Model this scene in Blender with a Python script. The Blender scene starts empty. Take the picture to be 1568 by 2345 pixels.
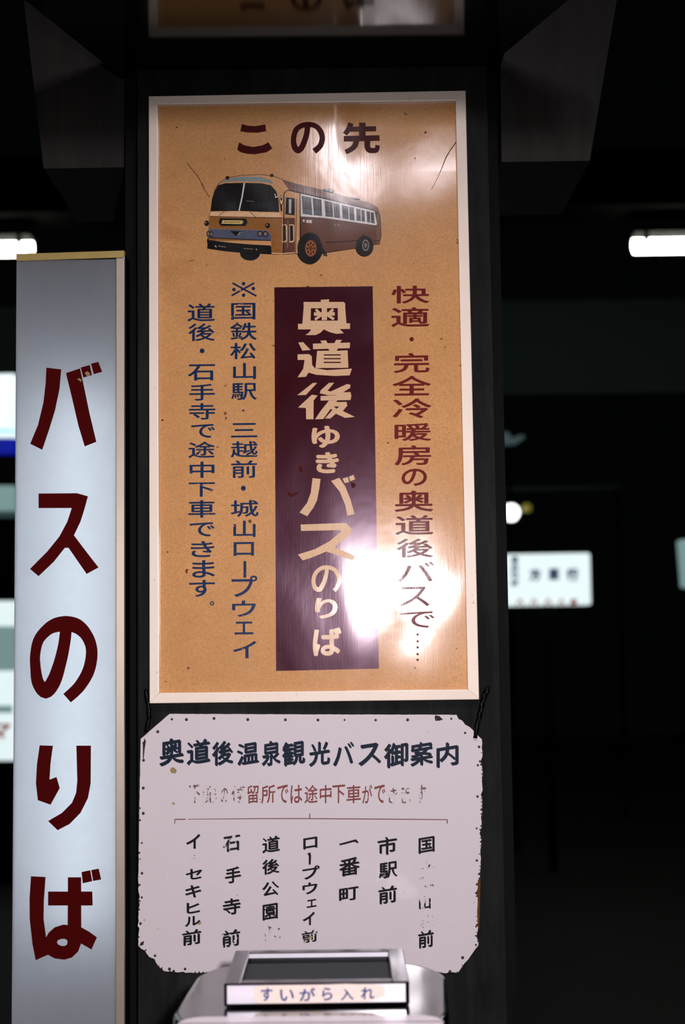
import bpy, bmesh, math, random
from mathutils import Vector, Matrix
from mathutils.geometry import tessellate_polygon

random.seed(7)
SC = bpy.context.scene
COL = SC.collection

# ------------------------------------------------------------------ camera
F = 50.0 / 36.0 * 2345.0
CX, CY = 784.0, 1172.5
EYE, DIST = 1.35, 2.2
up_c = Vector((-500.0, 38800.0, -3257.0)).normalized()
r_ = math.atan2(500.0, 38800.0)
x_c = Vector((math.cos(r_), math.sin(r_), 0.0))
y_c = up_c.cross(x_c)
ROT = Matrix((x_c, y_c, up_c))
CAM = Vector((0.0, -DIST, EYE))
cd = bpy.data.cameras.new('camera')
cam = bpy.data.objects.new('camera', cd)
COL.objects.link(cam)
cam.matrix_world = Matrix.Translation(CAM) @ ROT.to_4x4()
cd.sensor_fit = 'VERTICAL'
cd.sensor_height = 36.0
cd.sensor_width = 24.0
cd.lens = 50.0
cd.clip_start = 0.01
cd.clip_end = 200
cd.dof.use_dof = True
cd.dof.focus_distance = 2.2
cd.dof.aperture_fstop = 3.2
SC.camera = cam

# ------------------------------------------------------------------ light
SC.view_settings.view_transform = 'Standard'
SC.view_settings.look = 'None'
SC.view_settings.gamma = 1.0
SC.view_settings.exposure = 0.0
SC.view_settings.use_curve_mapping = False
SC.cycles.use_denoising = True
SC.cycles.max_bounces = 8
SC.cycles.sample_clamp_indirect = 6.0
w = bpy.data.worlds.new('night')
SC.world = w
w.use_nodes = True
w.node_tree.nodes['Background'].inputs[0].default_value = (0.55, 0.7, 0.7, 1)
w.node_tree.nodes['Background'].inputs[1].default_value = 0.0012


def light(name, kind, loc, target, energy, color, **kw):
    d = bpy.data.lights.new(name, kind)
    d.energy = energy
    d.color = color
    for k, v in kw.items():
        setattr(d, k, v)
    o = bpy.data.objects.new(name, d)
    COL.objects.link(o)
    o.location = loc
    o.rotation_euler = (Vector(target) - Vector(loc)).to_track_quat('-Z', 'Y').to_euler()
    return o


# a flash gun beside the camera, and two unseen lights added overhead for the poster's upper glare
light('flash', 'SPOT', (0.156, -2.19, EYE + 0.12), (-0.02, 0, EYE - 0.28), 176, (1.0, 0.905, 0.95),
      spot_size=math.radians(70), spot_blend=1.0, shadow_soft_size=0.035)
light('glare_light', 'AREA', (0.03, -1.62, EYE + 1.30), (0.03, -1.4, EYE - 1.0), 14, (1.0, 0.90, 0.98),
      shape='RECTANGLE', size=0.05, size_y=0.52)
light('glare_light', 'AREA', (0.27, -1.60, EYE + 1.30), (0.27, -1.4, EYE - 1.0), 12, (1.0, 0.90, 0.98),
      shape='RECTANGLE', size=0.18, size_y=0.46)


# ------------------------------------------------------------------ helpers
def ray(px, py):
    return ROT @ Vector(((px - CX) / F, -(py - CY) / F, -1.0))


def P(px, py, y=0.0):
    d = ray(px, py)
    return CAM + d * ((y - CAM.y) / d.y)


def PZ(px, py, z):
    d = ray(px, py)
    return CAM + d * ((z - CAM.z) / d.z)


def lin(c):
    return tuple((v / 255 / 12.92 if v / 255 <= 0.04045 else ((v / 255 + 0.055) / 1.055) ** 2.4) for v in c)


def empty(name, loc, label=None, cat=None, group=None):
    o = bpy.data.objects.new(name, None)
    COL.objects.link(o)
    o.location = loc
    o.empty_display_size = 0.05
    tag(o, label, cat, group)
    return o


def tag(o, label=None, cat=None, group=None, kind=None):
    if label:
        o['label'] = label
    if cat:
        o['category'] = cat
    if group:
        o['group'] = group
    if kind:
        o['kind'] = kind
    return o


def link(name, me, mats, parent=None, label=None):
    """mesh given in world coordinates; parent is an unrotated Empty or mesh"""
    o = bpy.data.objects.new(name, me)
    COL.objects.link(o)
    for m in (mats if isinstance(mats, (list, tuple)) else [mats]):
        me.materials.append(m)
    if parent is not None:
        wl = wloc(parent)
        me.transform(Matrix.Translation(-wl))
        o.parent = parent
    if label:
        o['label'] = label
    return o


def wloc(o):
    v = Vector(o.location)
    while o.parent is not None:
        o = o.parent
        v = v + o.location
    return v


def bm_obj(name, bm, mats, parent=None, label=None, smooth=False):
    me = bpy.data.meshes.new(name)
    bmesh.ops.recalc_face_normals(bm, faces=bm.faces)
    bm.to_mesh(me)
    bm.free()
    if smooth:
        for p in me.polygons:
            p.use_smooth = True
    return link(name, me, mats, parent, label)


def add_prism(bm, front, back, mat=0):
    """closed prism between two matching loops of world points"""
    a = [bm.verts.new(p) for p in front]
    b = [bm.verts.new(p) for p in back]
    n = len(a)
    fs = [bm.faces.new(a), bm.faces.new(list(reversed(b)))]
    for i in range(n):
        j = (i + 1) % n
        fs.append(bm.faces.new((a[j], a[i], b[i], b[j])))
    for f in fs:
        f.material_index = mat
    return fs


def prism_px(bm, pts, y, t, mat=0):
    f = [P(px, py, y) for px, py in pts]
    return add_prism(bm, f, [p + Vector((0, t, 0)) for p in f], mat)


def add_box(bm, lo, hi, mat=0):
    x0, y0, z0 = lo
    x1, y1, z1 = hi
    return add_prism(bm, [Vector(p) for p in ((x0, y0, z0), (x1, y0, z0), (x1, y0, z1), (x0, y0, z1))],
                     [Vector(p) for p in ((x0, y1, z0), (x1, y1, z0), (x1, y1, z1), (x0, y1, z1))], mat)


def bevel_all(bm, w_, seg=2):
    bmesh.ops.recalc_face_normals(bm, faces=bm.faces)
    bmesh.ops.bevel(bm, geom=list(bm.edges), offset=w_, segments=seg, affect='EDGES', profile=0.5, clamp_overlap=True)


def box(name, lo, hi, m, parent=None, bev=0.0, label=None):
    bm = bmesh.new()
    add_box(bm, lo, hi)
    if bev:
        bevel_all(bm, bev)
    return bm_obj(name, bm, m, parent, label)


def add_tube(bm, pts, rad, seg=12, mat=0, caps=True):
    pts = [Vector(p) for p in pts]
    rads = rad if isinstance(rad, (list, tuple)) else [rad] * len(pts)
    rings = []
    ref = Vector((0.31, 0.17, 0.93))
    for i, p in enumerate(pts):
        t = (pts[min(i + 1, len(pts) - 1)] - pts[max(i - 1, 0)]).normalized()
        u = t.cross(ref)
        if u.length < 0.05:
            u = t.cross(Vector((1, 0, 0)))
        u.normalize()
        v = t.cross(u)
        rings.append([bm.verts.new(p + (u * math.cos(2 * math.pi * k / seg) + v * math.sin(2 * math.pi * k / seg)) * rads[i]) for k in range(seg)])
    for a, b in zip(rings, rings[1:]):
        for k in range(seg):
            f = bm.faces.new((a[k], a[(k + 1) % seg], b[(k + 1) % seg], b[k]))
            f.material_index = mat
            f.smooth = True
    if caps:
        bm.faces.new(list(reversed(rings[0]))).material_index = mat
        bm.faces.new(rings[-1]).material_index = mat


def lathe(bm, c, prof, seg=24, mat=0):
    c = Vector(c)
    rings = []
    for r, z in prof:
        rings.append([bm.verts.new(c + Vector((r * math.cos(2 * math.pi * k / seg), r * math.sin(2 * math.pi * k / seg), z))) for k in range(seg)])
    for a, b in zip(rings, rings[1:]):
        for k in range(seg):
            f = bm.faces.new((a[k], a[(k + 1) % seg], b[(k + 1) % seg], b[k]))
            f.smooth = True
            f.material_index = mat
    bm.faces.new(list(reversed(rings[0]))).material_index = mat
    bm.faces.new(rings[-1]).material_index = mat


class Paint:
    """flat paint laid on a plane: polygons given in picture measure, carried onto the plane y"""

    def __init__(self):
        self.v, self.f, self.m, self.g, self.cur, self.z = [], [], [], [], 0, 0

    def begin(self):
        self.cur += 1
        return self

    def step(self):
        # every stroke lies a hair above the one before, as paint does
        self.z = (self.z + 1) % 24
        return self.z * 0.000012

    def poly(self, pts, mat=0, lift=0.0, holes=()):
        loops = [[Vector((x, y, 0)) for x, y in pts]] + [[Vector((x, y, 0)) for x, y in h] for h in holes]
        flat = [p for lp in loops for p in lp]
        b = len(self.v)
        lift = lift or self.step()
        for p in flat:
            self.v.append((p.x, p.y, lift))
        for t in tessellate_polygon(loops):
            self.f.append([b + i for i in t])
            self.m.append(mat)
            self.g.append(self.cur)

    def ribbon(self, pts, wid, mat=0, lift=0.0, smooth=0):
        pts = [Vector(p) for p in pts]
        wd = list(wid) if isinstance(wid, (list, tuple)) else [wid] * len(pts)
        if smooth:
            q, qw = [], []
            n = len(pts)
            for i in range(n - 1):
                p0, p1, p2, p3 = pts[max(i - 1, 0)], pts[i], pts[i + 1], pts[min(i + 2, n - 1)]
                for k in range(smooth):
                    t = k / smooth
                    q.append(0.5 * ((2 * p1) + (p2 - p0) * t + (2 * p0 - 5 * p1 + 4 * p2 - p3) * t * t + (3 * p1 - p0 - 3 * p2 + p3) * t ** 3))
                    qw.append(wd[i] * (1 - t) + wd[i + 1] * t)
            q.append(pts[-1])
            qw.append(wd[-1])
            pts, wd = q, qw
        n = len(pts)
        b = len(self.v)
        lift = lift or self.step()
        for i, p in enumerate(pts):
            t0 = (pts[i] - pts[i - 1]).normalized() if i else (pts[1] - pts[0]).normalized()
            t1 = (pts[i + 1] - pts[i]).normalized() if i < n - 1 else t0
            t = (t0 + t1)
            t = t.normalized() if t.length > 1e-4 else t0
            nn = Vector((-t.y, t.x))
            k = 1.0 / max(0.5, nn.dot(Vector((-t0.y, t0.x))))
            for s in (-1, 1):
                e = p + nn * (s * wd[i] * 0.5 * k)
                self.v.append((e.x, e.y, lift + 0.0001 * i / n))
        for i in range(n - 1):
            self.f.append([b + 2 * i, b + 2 * i + 1, b + 2 * i + 3, b + 2 * i + 2])
            self.m.append(mat)
            self.g.append(self.cur)

    def ellipse(self, cx, cy, rx, ry, mat=0, lift=0.0, n=24, inner=None):
        o = [(cx + rx * math.cos(2 * math.pi * k / n), cy + ry * math.sin(2 * math.pi * k / n)) for k in range(n)]
        h = []
        if inner:
            h = [[(cx + rx * inner * math.cos(-2 * math.pi * k / n), cy + ry * inner * math.sin(-2 * math.pi * k / n)) for k in range(n)]]
        self.poly(o, mat, lift, h)

    def glyph(self, ch, x0, y0, x1, y1, off=0.0, shear=0.0, mat=0, rot=0.0129, nib=None):
        """one character fitted to its box; off thickens the strokes all round, nib = (length, degrees) broadens them like a flat brush"""
        self.begin()
        vs, fs = glyph_mesh(ch)
        if nib:
            nl_, na = nib
            sh = [(nl_ * t * math.cos(math.radians(na)) + off * a, nl_ * t * math.sin(math.radians(na)) + off * b) for t in (-1, -0.33, 0.33, 1) for a, b in ((0.7, 0.7), (-0.7, -0.7))]
        elif off > 0:
            sh = [(off * math.cos(k * math.pi / 4), off * math.sin(k * math.pi / 4)) for k in range(8)]
        else:
            sh = [(0, 0)]
        xs = [v[0] for v in vs]
        ys = [v[1] for v in vs]
        ax, bx = min(xs) + min(q[0] for q in sh), max(xs) + max(q[0] for q in sh)
        ay, by = min(ys) + min(q[1] for q in sh), max(ys) + max(q[1] for q in sh)
        sk = shear + rot
        wpx, hpx = x1 - x0, y1 - y0
        kk = 1 - 0.6 * abs(sk) * wpx / max(hpx, 1)
        for n_, (qx, qy) in enumerate(sh):
            b = len(self.v)
            for gx, gy in vs:
                u = (gx + qx - ax) / max(bx - ax, 1e-6)
                v = 1 - (gy + qy - ay) / max(by - ay, 1e-6)
                self.v.append((x0 + u * wpx, y0 + v * hpx * kk + 0.3 * abs(sk) * wpx - sk * (u - 0.5) * wpx, n_ * 0.000012))
            for f in fs:
                self.f.append([b + i for i in f])
                self.m.append(mat)
                self.g.append(self.cur)

    def build(self, name, y, mats, parent=None, label=None, scale=None, part='character'):
        """scale = (ox, oy, k): picture measure = (ox + x*k, oy + y*k); flat sheet at depth y, 'lift' metres towards the viewer"""
        ox, oy, k = scale if scale else (0, 0, 1)
        co = [P(ox + a * k, oy + b * k, y - c) for a, b, c in self.v]
        ids = sorted(set(self.g))
        if len(ids) > 1:
            c = sum(co, Vector()) / len(co)
            root = bpy.data.objects.new(name, None)
            COL.objects.link(root)
            root.empty_display_size = 0.02
            root.parent = parent
            root.location = c - wloc(parent)
            if label:
                root['label'] = label
        for gi in ids:
            fi = [i for i, q in enumerate(self.g) if q == gi]
            used = sorted({v for i in fi for v in self.f[i]})
            mp = {v: n for n, v in enumerate(used)}
            me = bpy.data.meshes.new(name)
            me.from_pydata([co[v] for v in used], [], [[mp[v] for v in self.f[i]] for i in fi])
            bm = bmesh.new()
            bm.from_mesh(me)
            bm.normal_update()
            for f in bm.faces:      # all faces look towards the viewer's side
                if f.normal.y > 0:
                    f.normal_flip()
            bm.to_mesh(me)
            bm.free()
            for pl, i in zip(me.polygons, fi):
                pl.material_index = self.m[i]
            if len(ids) > 1:
                link(part, me, mats, root)
            else:
                link(name, me, mats, parent, label)


_gl = {}


def glyph_mesh(ch):
    if ch not in _gl:
        c = bpy.data.curves.new('glyph', 'FONT')
        c.body = ch
        c.resolution_u = 4
        o = bpy.data.objects.new('glyph', c)
        COL.objects.link(o)
        dg = bpy.context.evaluated_depsgraph_get()
        dg.update()
        me = bpy.data.meshes.new_from_object(o.evaluated_get(dg))
        _gl[ch] = ([(v.co.x, v.co.y) for v in me.vertices], [list(p.vertices) for p in me.polygons])
        bpy.data.objects.remove(o)
        bpy.data.curves.remove(c)
        bpy.data.meshes.remove(me)
    return _gl[ch]


# ------------------------------------------------------------------ materials
def new_mat(name):
    m = bpy.data.materials.new(name)
    m.use_nodes = True
    nt = m.node_tree
    return m, nt, nt.nodes['Principled BSDF']


def N(nt, t, **kw):
    n = nt.nodes.new(t)
    for k, v in kw.items():
        if k in n.inputs:
            n.inputs[k].default_value = v
        else:
            setattr(n, k, v)
    return n


def set_in(b, **kw):
    for k, v in kw.items():
        b.inputs[k.replace('_', ' ')].default_value = v


def noise(nt, scale, detail=4, rough=0.55, vscale=(1, 1, 1), coord='Object', dist=0.0):
    tc = N(nt, 'ShaderNodeTexCoord')
    mp = N(nt, 'ShaderNodeMapping')
    mp.inputs['Scale'].default_value = vscale
    nt.links.new(tc.outputs[coord], mp.inputs[0])
    n = N(nt, 'ShaderNodeTexNoise')
    n.inputs['Scale'].default_value = scale
    n.inputs['Detail'].default_value = detail
    n.inputs['Roughness'].default_value = rough
    n.inputs['Distortion'].default_value = dist
    nt.links.new(mp.outputs[0], n.inputs['Vector'])
    return n


def ramp(nt, src, a, b, ca=(0, 0, 0, 1), cb=(1, 1, 1, 1)):
    r = N(nt, 'ShaderNodeValToRGB')
    r.color_ramp.elements[0].position = a
    r.color_ramp.elements[1].position = b
    r.color_ramp.elements[0].color = ca
    r.color_ramp.elements[1].color = cb
    nt.links.new(src, r.inputs[0])
    return r


def mixc(nt, fac, a, b, blend='MIX'):
    m = N(nt, 'ShaderNodeMix', data_type='RGBA', blend_type=blend)
    if isinstance(fac, (int, float)):
        m.inputs[0].default_value = fac
    else:
        nt.links.new(fac, m.inputs[0])
    for s, i in ((a, 6), (b, 7)):
        if isinstance(s, tuple):
            m.inputs[i].default_value = (*s[:3], 1)
        else:
            nt.links.new(s, m.inputs[i])
    return m.outputs[2]


def plain(name, rgb, rough=0.5, metal=0.0, spec=0.5, var=0.12, vs=18, coat=0.0, coat_r=0.1, vscale=(1, 1, 1)):
    """paint or metal with a little mottling of its own colour"""
    m, nt, b = new_mat(name)
    c = lin(rgb)
    n = noise(nt, vs, 5, 0.6, vscale)
    nt.links.new(mixc(nt, n.outputs['Fac'], tuple(v * (1 - var) for v in c), tuple(min(1, v * (1 + var)) for v in c)), b.inputs['Base Color'])
    set_in(b, Roughness=rough, Metallic=metal)
    b.inputs['Specular IOR Level'].default_value = spec
    b.inputs['Coat Weight'].default_value = coat
    b.inputs['Coat Roughness'].default_value = coat_r
    return m


def emit(name, rgb, strength):
    m, nt, b = new_mat(name)
    c = lin(rgb)
    set_in(b, Roughness=0.4)
    n = noise(nt, 3.0, 2)
    nt.links.new(mixc(nt, n.outputs['Fac'], tuple(v * 0.9 for v in c), c), b.inputs['Emission Color'])
    b.inputs['Base Color'].default_value = (*c, 1)
    b.inputs['Emission Strength'].default_value = strength
    return m


CURL_Z = P(900, 238, -0.008).z - P(700, 1605, 0.0).z
CURL_X = P(762, 300, -0.008).x - P(700, 1605, 0.0).x


def buckle(nt, b, strength=1.0):
    """the thin sheet is buckled, dented and brushed: one relief shared by the sheet and everything printed on it"""
    tc = N(nt, 'ShaderNodeTexCoord')
    n1 = noise(nt, 3.4, 2, 0.45, (1, 1, 0.75), dist=0.6)
    n2 = noise(nt, 9.0, 3, 0.5, (1, 1, 0.8), dist=0.4)
    n3 = noise(nt, 60.0, 3, 0.6, (6, 1, 0.35))
    ad = N(nt, 'ShaderNodeMath', operation='MULTIPLY_ADD')
    nt.links.new(n2.outputs['Fac'], ad.inputs[0])
    ad.inputs[1].default_value = 0.07
    nt.links.new(n1.outputs['Fac'], ad.inputs[2])
    ad2 = N(nt, 'ShaderNodeMath', operation='MULTIPLY_ADD')
    nt.links.new(n3.outputs['Fac'], ad2.inputs[0])
    ad2.inputs[1].default_value = 0.004
    nt.links.new(ad.outputs[0], ad2.inputs[2])
    bp = N(nt, 'ShaderNodeBump')
    bp.inputs['Strength'].default_value = 1.0
    bp.inputs['Distance'].default_value = 0.008 * strength
    # along its top edge, right of the middle, the sheet curls back from the frame
    sx = N(nt, 'ShaderNodeSeparateXYZ')
    nt.links.new(tc.outputs['Object'], sx.inputs[0])
    zz = N(nt, 'ShaderNodeMapRange', clamp=True)
    zz.inputs['From Min'].default_value = CURL_Z - 0.11
    zz.inputs['From Max'].default_value = CURL_Z
    nt.links.new(sx.outputs['Z'], zz.inputs['Value'])
    sq = N(nt, 'ShaderNodeMath', operation='POWER')
    nt.links.new(zz.outputs[0], sq.inputs[0])
    sq.inputs[1].default_value = 1.2
    mk = N(nt, 'ShaderNodeMapRange', interpolation_type='SMOOTHSTEP')
    mk.inputs['From Min'].default_value = CURL_X
    mk.inputs['From Max'].default_value = CURL_X + 0.05
    nt.links.new(sx.outputs['X'], mk.inputs['Value'])
    pr_ = N(nt, 'ShaderNodeMath', operation='MULTIPLY')
    nt.links.new(sq.outputs[0], pr_.inputs[0])
    nt.links.new(mk.outputs[0], pr_.inputs[1])
    fin = N(nt, 'ShaderNodeMath', operation='MULTIPLY_ADD')
    nt.links.new(pr_.outputs[0], fin.inputs[0])
    fin.inputs[1].default_value = -0.60
    nt.links.new(ad2.outputs[0], fin.inputs[2])
    nt.links.new(fin.outputs[0], bp.inputs['Height'])
    nt.links.new(bp.outputs[0], b.inputs['Normal'])
    nt.links.new(bp.outputs[0], b.inputs['Coat Normal'])


def sheet_paint(name, rgb, wear=None, wear_rgb=None, mott=0.10, rough=0.36, coat=0.55):
    m, nt, b = new_mat(name)
    c = lin(rgb)
    n = noise(nt, 7, 6, 0.65)
    col = mixc(nt, ramp(nt, n.outputs['Fac'], 0.35, 0.7).outputs[0], tuple(v * (1 - mott) for v in c), tuple(min(1, v * (1 + mott)) for v in c))
    g = noise(nt, 420, 2, 0.7)
    col = mixc(nt, ramp(nt, g.outputs['Fac'], 0.3, 0.75).outputs[0], col, tuple(v * 0.72 for v in c))
    if wear is not None:
        wn = noise(nt, 95, 5, 0.7, (1, 1, 1.6))
        f = ramp(nt, wn.outputs['Fac'], wear, wear + 0.035)
        col = mixc(nt, f.outputs[0], col, lin(wear_rgb))
    nt.links.new(col, b.inputs['Base Color'])
    set_in(b, Roughness=rough)
    b.inputs['Specular IOR Level'].default_value = 0.02
    b.inputs['Coat Weight'].default_value = coat
    b.inputs['Coat Roughness'].default_value = 0.14
    b.inputs['Coat Tint'].default_value = (1.0, 0.93, 0.98, 1)
    buckle(nt, b)
    return m


SHEET = (191, 144, 90)


def sheet_base():
    m, nt, b = new_mat('tan_sheet_paint')
    c = lin(SHEET)
    n = noise(nt, 6, 6, 0.65)
    col = mixc(nt, ramp(nt, n.outputs['Fac'], 0.3, 0.72).outputs[0], tuple(v * 0.84 for v in c), tuple(v * 1.10 for v in c))
    g = noise(nt, 420, 2, 0.7)
    col = mixc(nt, ramp(nt, g.outputs['Fac'], 0.35, 0.8).outputs[0], col, tuple(v * 0.66 for v in c))
    sp = noise(nt, 70, 3, 0.5)
    col = mixc(nt, ramp(nt, sp.outputs['Fac'], 0.73, 0.76).outputs[0], col, lin((92, 58, 34)))
    st = noise(nt, 2.6, 5, 0.7, (1, 1, 1), dist=0.8)
    col = mixc(nt, ramp(nt, st.outputs['Fac'], 0.56, 0.74, (0, 0, 0, 1), (0.55, 0.55, 0.55, 1)).outputs[0], col, lin((140, 88, 44)))
    nt.links.new(col, b.inputs['Base Color'])
    set_in(b, Roughness=0.36)
    b.inputs['Specular IOR Level'].default_value = 0.02
    b.inputs['Coat Weight'].default_value = 0.55
    b.inputs['Coat Roughness'].default_value = 0.14
    b.inputs['Coat Tint'].default_value = (1.0, 0.93, 0.98, 1)
    buckle(nt, b)
    return m


M = {}
M['sheet'] = sheet_base()
M['maroon'] = sheet_paint('maroon_paint', (46, 5, 7), rough=0.36, mott=0.2)
_b = M['maroon'].node_tree.nodes['Principled BSDF']
_b.inputs['Specular IOR Level'].default_value = 0.10
_b.inputs['Roughness'].default_value = 0.25
_b.inputs['Specular Tint'].default_value = (1.0, 0.42, 0.80, 1)
M['white_ink'] = sheet_paint('cream_lettering_paint', (204, 172, 132))
M['title_ink'] = sheet_paint('dark_maroon_lettering_paint', (62, 9, 9), 0.70, SHEET, coat=0.01)
M['red_ink'] = sheet_paint('faded_red_lettering_paint', (100, 28, 27), 0.68, SHEET, coat=0.16)
M['blue_ink'] = sheet_paint('blue_lettering_paint', (22, 43, 78), 0.63, SHEET, mott=0.25, coat=0.16)
for k_, c_ in dict(cream=(194, 148, 98), lightcream=(214, 178, 134), gold=(138, 92, 40), brown=(92, 54, 34), roof=(108, 72, 46),
                   black=(16, 15, 15), glass=(24, 28, 30), visor=(122, 138, 132), grille=(74, 82, 100), belt=(206, 206, 196),
                   rim=(150, 84, 42), grey=(118, 110, 100), yellow=(190, 172, 104), glint=(62, 74, 80)).items():
    M['bus_' + k_] = sheet_paint('picture_' + k_, c_)


def sign_enamel():
    m, nt, b = new_mat('white_enamel')
    n = noise(nt, 9, 5, 0.6)
    col = mixc(nt, n.outputs['Fac'], lin((184, 178, 180)), lin((191, 185, 187)))
    g = noise(nt, 380, 2, 0.7)
    col = mixc(nt, ramp(nt, g.outputs['Fac'], 0.45, 0.95).outputs[0], col, lin((186, 176, 180)))
    sp = noise(nt, 120, 3, 0.5)
    col = mixc(nt, ramp(nt, sp.outputs['Fac'], 0.75, 0.77).outputs[0], col, lin((96, 84, 78)))
    nt.links.new(col, b.inputs['Base Color'])
    set_in(b, Roughness=0.55)
    b.inputs['Specular IOR Level'].default_value = 0.12
    b.inputs['Coat Weight'].default_value = 0.35
    b.inputs['Coat Roughness'].default_value = 0.06
    bn = noise(nt, 5, 2)
    bp = N(nt, 'ShaderNodeBump')
    bp.inputs['Distance'].default_value = 0.004
    nt.links.new(bn.outputs['Fac'], bp.inputs['Height'])
    nt.links.new(bp.outputs[0], b.inputs['Coat Normal'])
    return m


def worn_ink(name, rgb, thr, soft=0.02, scale=170):
    """brush paint that has flaked off the white enamel in patches"""
    m, nt, b = new_mat(name)
    n = noise(nt, scale, 5, 0.65, (1, 1, 0.8))
    col = mixc(nt, ramp(nt, n.outputs['Fac'], thr, thr + soft).outputs[0], lin(rgb), lin((187, 181, 183)))
    nt.links.new(col, b.inputs['Base Color'])
    set_in(b, Roughness=0.5)
    b.inputs['Specular IOR Level'].default_value = 0.06
    return m


M['enamel'] = sign_enamel()
M['navy'] = worn_ink('navy_brush_paint', (20, 30, 44), 0.80)
M['ink'] = worn_ink('black_brush_paint', (20, 20, 22), 0.72)
M['ink_worn'] = worn_ink('flaked_black_brush_paint', (24, 23, 25), 0.57, scale=110)
M['ink_gone'] = worn_ink('nearly_gone_brush_paint', (30, 28, 30), 0.40, scale=130)
M['rust_ink'] = worn_ink('red_brown_brush_paint', (112, 58, 54), 0.62, soft=0.06, scale=140)
M['rust_worn'] = worn_ink('flaked_red_brown_brush_paint', (96, 68, 70), 0.46, soft=0.06, scale=120)
M['nail'] = plain('rusty_nail', (34, 26, 26), 0.6, 0.3, var=0.3, vs=200)
M['rust'] = plain('rust', (78, 50, 20), 0.9, 0.0, 0.2, 0.4, 60)
M['stain'] = plain('olive_stain', (132, 118, 78), 0.8, 0.0, 0.1, 0.3, 300)
M['chip'] = plain('chipped_edge', (40, 34, 30), 0.9, 0.0, 0.2, 0.4, 120)


def frame_paint():
    m, nt, b = new_mat('cream_frame_paint')
    n = noise(nt, 10, 5, 0.65)
    col = mixc(nt, n.outputs['Fac'], lin((218, 204, 184)), lin((238, 226, 212)))
    s = noise(nt, 90, 4, 0.7)
    col = mixc(nt, ramp(nt, s.outputs['Fac'], 0.66, 0.74).outputs[0], col, lin((150, 118, 78)))
    nt.links.new(col, b.inputs['Base Color'])
    set_in(b, Roughness=0.34)
    b.inputs['Coat Weight'].default_value = 0.3
    b.inputs['Coat Roughness'].default_value = 0.3
    return m


M['frame'] = frame_paint()


def dark_board(name, a, c, rough=0.55, spec=0.35):
    m, nt, b = new_mat(name)
    n = noise(nt, 22, 7, 0.75, (1.5, 1, 0.16))
    n2 = noise(nt, 5, 4, 0.6, (1.6, 1, 0.6))
    f = N(nt, 'ShaderNodeMath', operation='MULTIPLY')
    nt.links.new(n.outputs['Fac'], f.inputs[0])
    nt.links.new(n2.outputs['Fac'], f.inputs[1])
    col = mixc(nt, ramp(nt, f.outputs[0], 0.12, 0.5).outputs[0], lin(a), lin(c))
    nt.links.new(col, b.inputs['Base Color'])
    set_in(b, Roughness=rough)
    b.inputs['Specular IOR Level'].default_value = spec
    return m


M['board'] = dark_board('dark_weathered_board', (9, 11, 10), (38, 40, 38), 0.7, 0.06)
M['board_side'] = dark_board('dark_pillar_paint', (5, 7, 6), (18, 20, 19), 0.7, 0.05)
M['wing'] = dark_board('dull_grey_bulkhead_paint', (30, 30, 27), (52, 50, 46), 0.8, 0.2)
M['soffit'] = plain('black_gloss_soffit', (6, 5, 4), 0.10, 0.0, 0.45, 0.2, 8)
M['black'] = plain('black_paint', (4, 4, 4), 0.8, 0.0, 0.03)
M['tar'] = plain('black_cable_tape', (3, 3, 3), 0.4, 0.0, 0.10, 0.3, 90)
M['fascia'] = plain('far_fascia_paint', (60, 74, 72), 0.8, 0.0, 0.1, 0.15, 2)
M['floor'] = plain('dark_concrete', (34, 34, 33), 0.7, 0.0, 0.3, 0.3, 4)
M['chrome'] = plain('worn_chrome', (126, 128, 134), 0.2, 1.0, 0.5, 0.18, 22)
M['steel'] = plain('brushed_steel', (142, 146, 146), 0.15, 1.0, 0.5, 0.22, 16)
M['louvre'] = plain('dark_grille_metal', (58, 66, 70), 0.45, 0.4, 0.4, 0.25, 60)
M['plate'] = plain('polished_plate', (222, 218, 226), 0.25, 0.35, 0.5, 0.05, 20)
M['lip_highlight'] = plain('lip_highlight_metal', (150, 150, 156), 0.5, 0.3, 0.3, 0.1, 80)  # lighter metal that paints in the bright strip of the slot
M['label_paper'] = plain('worn_cream_label', (206, 190, 180), 0.6, 0.0, 0.3, 0.10, 90)
M['label_ink'] = plain('blue_label_ink', (26, 58, 112), 0.6, 0.0, 0.06, 0.25, 200)
M['white_tin'] = plain('white_enamelled_tin', (222, 214, 220), 0.35, 0.0, 0.5, 0.04, 20)
M['bracket'] = plain('red_brown_line', (104, 62, 62), 0.6, 0.0, 0.3, 0.3, 200)
M['alu'] = plain('cream_lightbox_trim', (222, 210, 192), 0.30, 0.8, 0.6, 0.10, 24)
M['gold'] = plain('yellowed_lightbox_cap', (158, 138, 78), 0.6, 0.0, 0.3, 0.12, 40)
M['inner'] = plain('white_box_lining', (178, 180, 184), 0.8, 0.0, 0.2, 0.03)
M['red_acryl'] = plain('dark_red_acrylic', (62, 4, 4), 0.6, 0.0, 0.02, 0.2, 12)
M['tube'] = emit('lightbox_tube_glow', (230, 240, 250), 4.5)
M['flu'] = emit('fluorescent_glow', (255, 255, 240), 16.0)


def opal():
    m = bpy.data.materials.new('opal_acrylic')
    m.use_nodes = True
    nt = m.node_tree
    nt.nodes.clear()
    out = N(nt, 'ShaderNodeOutputMaterial')
    tr = N(nt, 'ShaderNodeBsdfTranslucent')
    di = N(nt, 'ShaderNodeBsdfDiffuse')
    n = noise(nt, 40, 4, 0.7)
    nt.links.new(mixc(nt, n.outputs['Fac'], lin((230, 232, 233)), lin((240, 242, 243))), tr.inputs[0])
    di.inputs[0].default_value = (*lin((190, 194, 200)), 1)
    mx = N(nt, 'ShaderNodeMixShader')
    mx.inputs[0].default_value = 0.10
    nt.links.new(tr.outputs[0], mx.inputs[1])
    nt.links.new(di.outputs[0], mx.inputs[2])
    nt.links.new(mx.outputs[0], out.inputs[0])
    return m


M['opal'] = opal()

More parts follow.
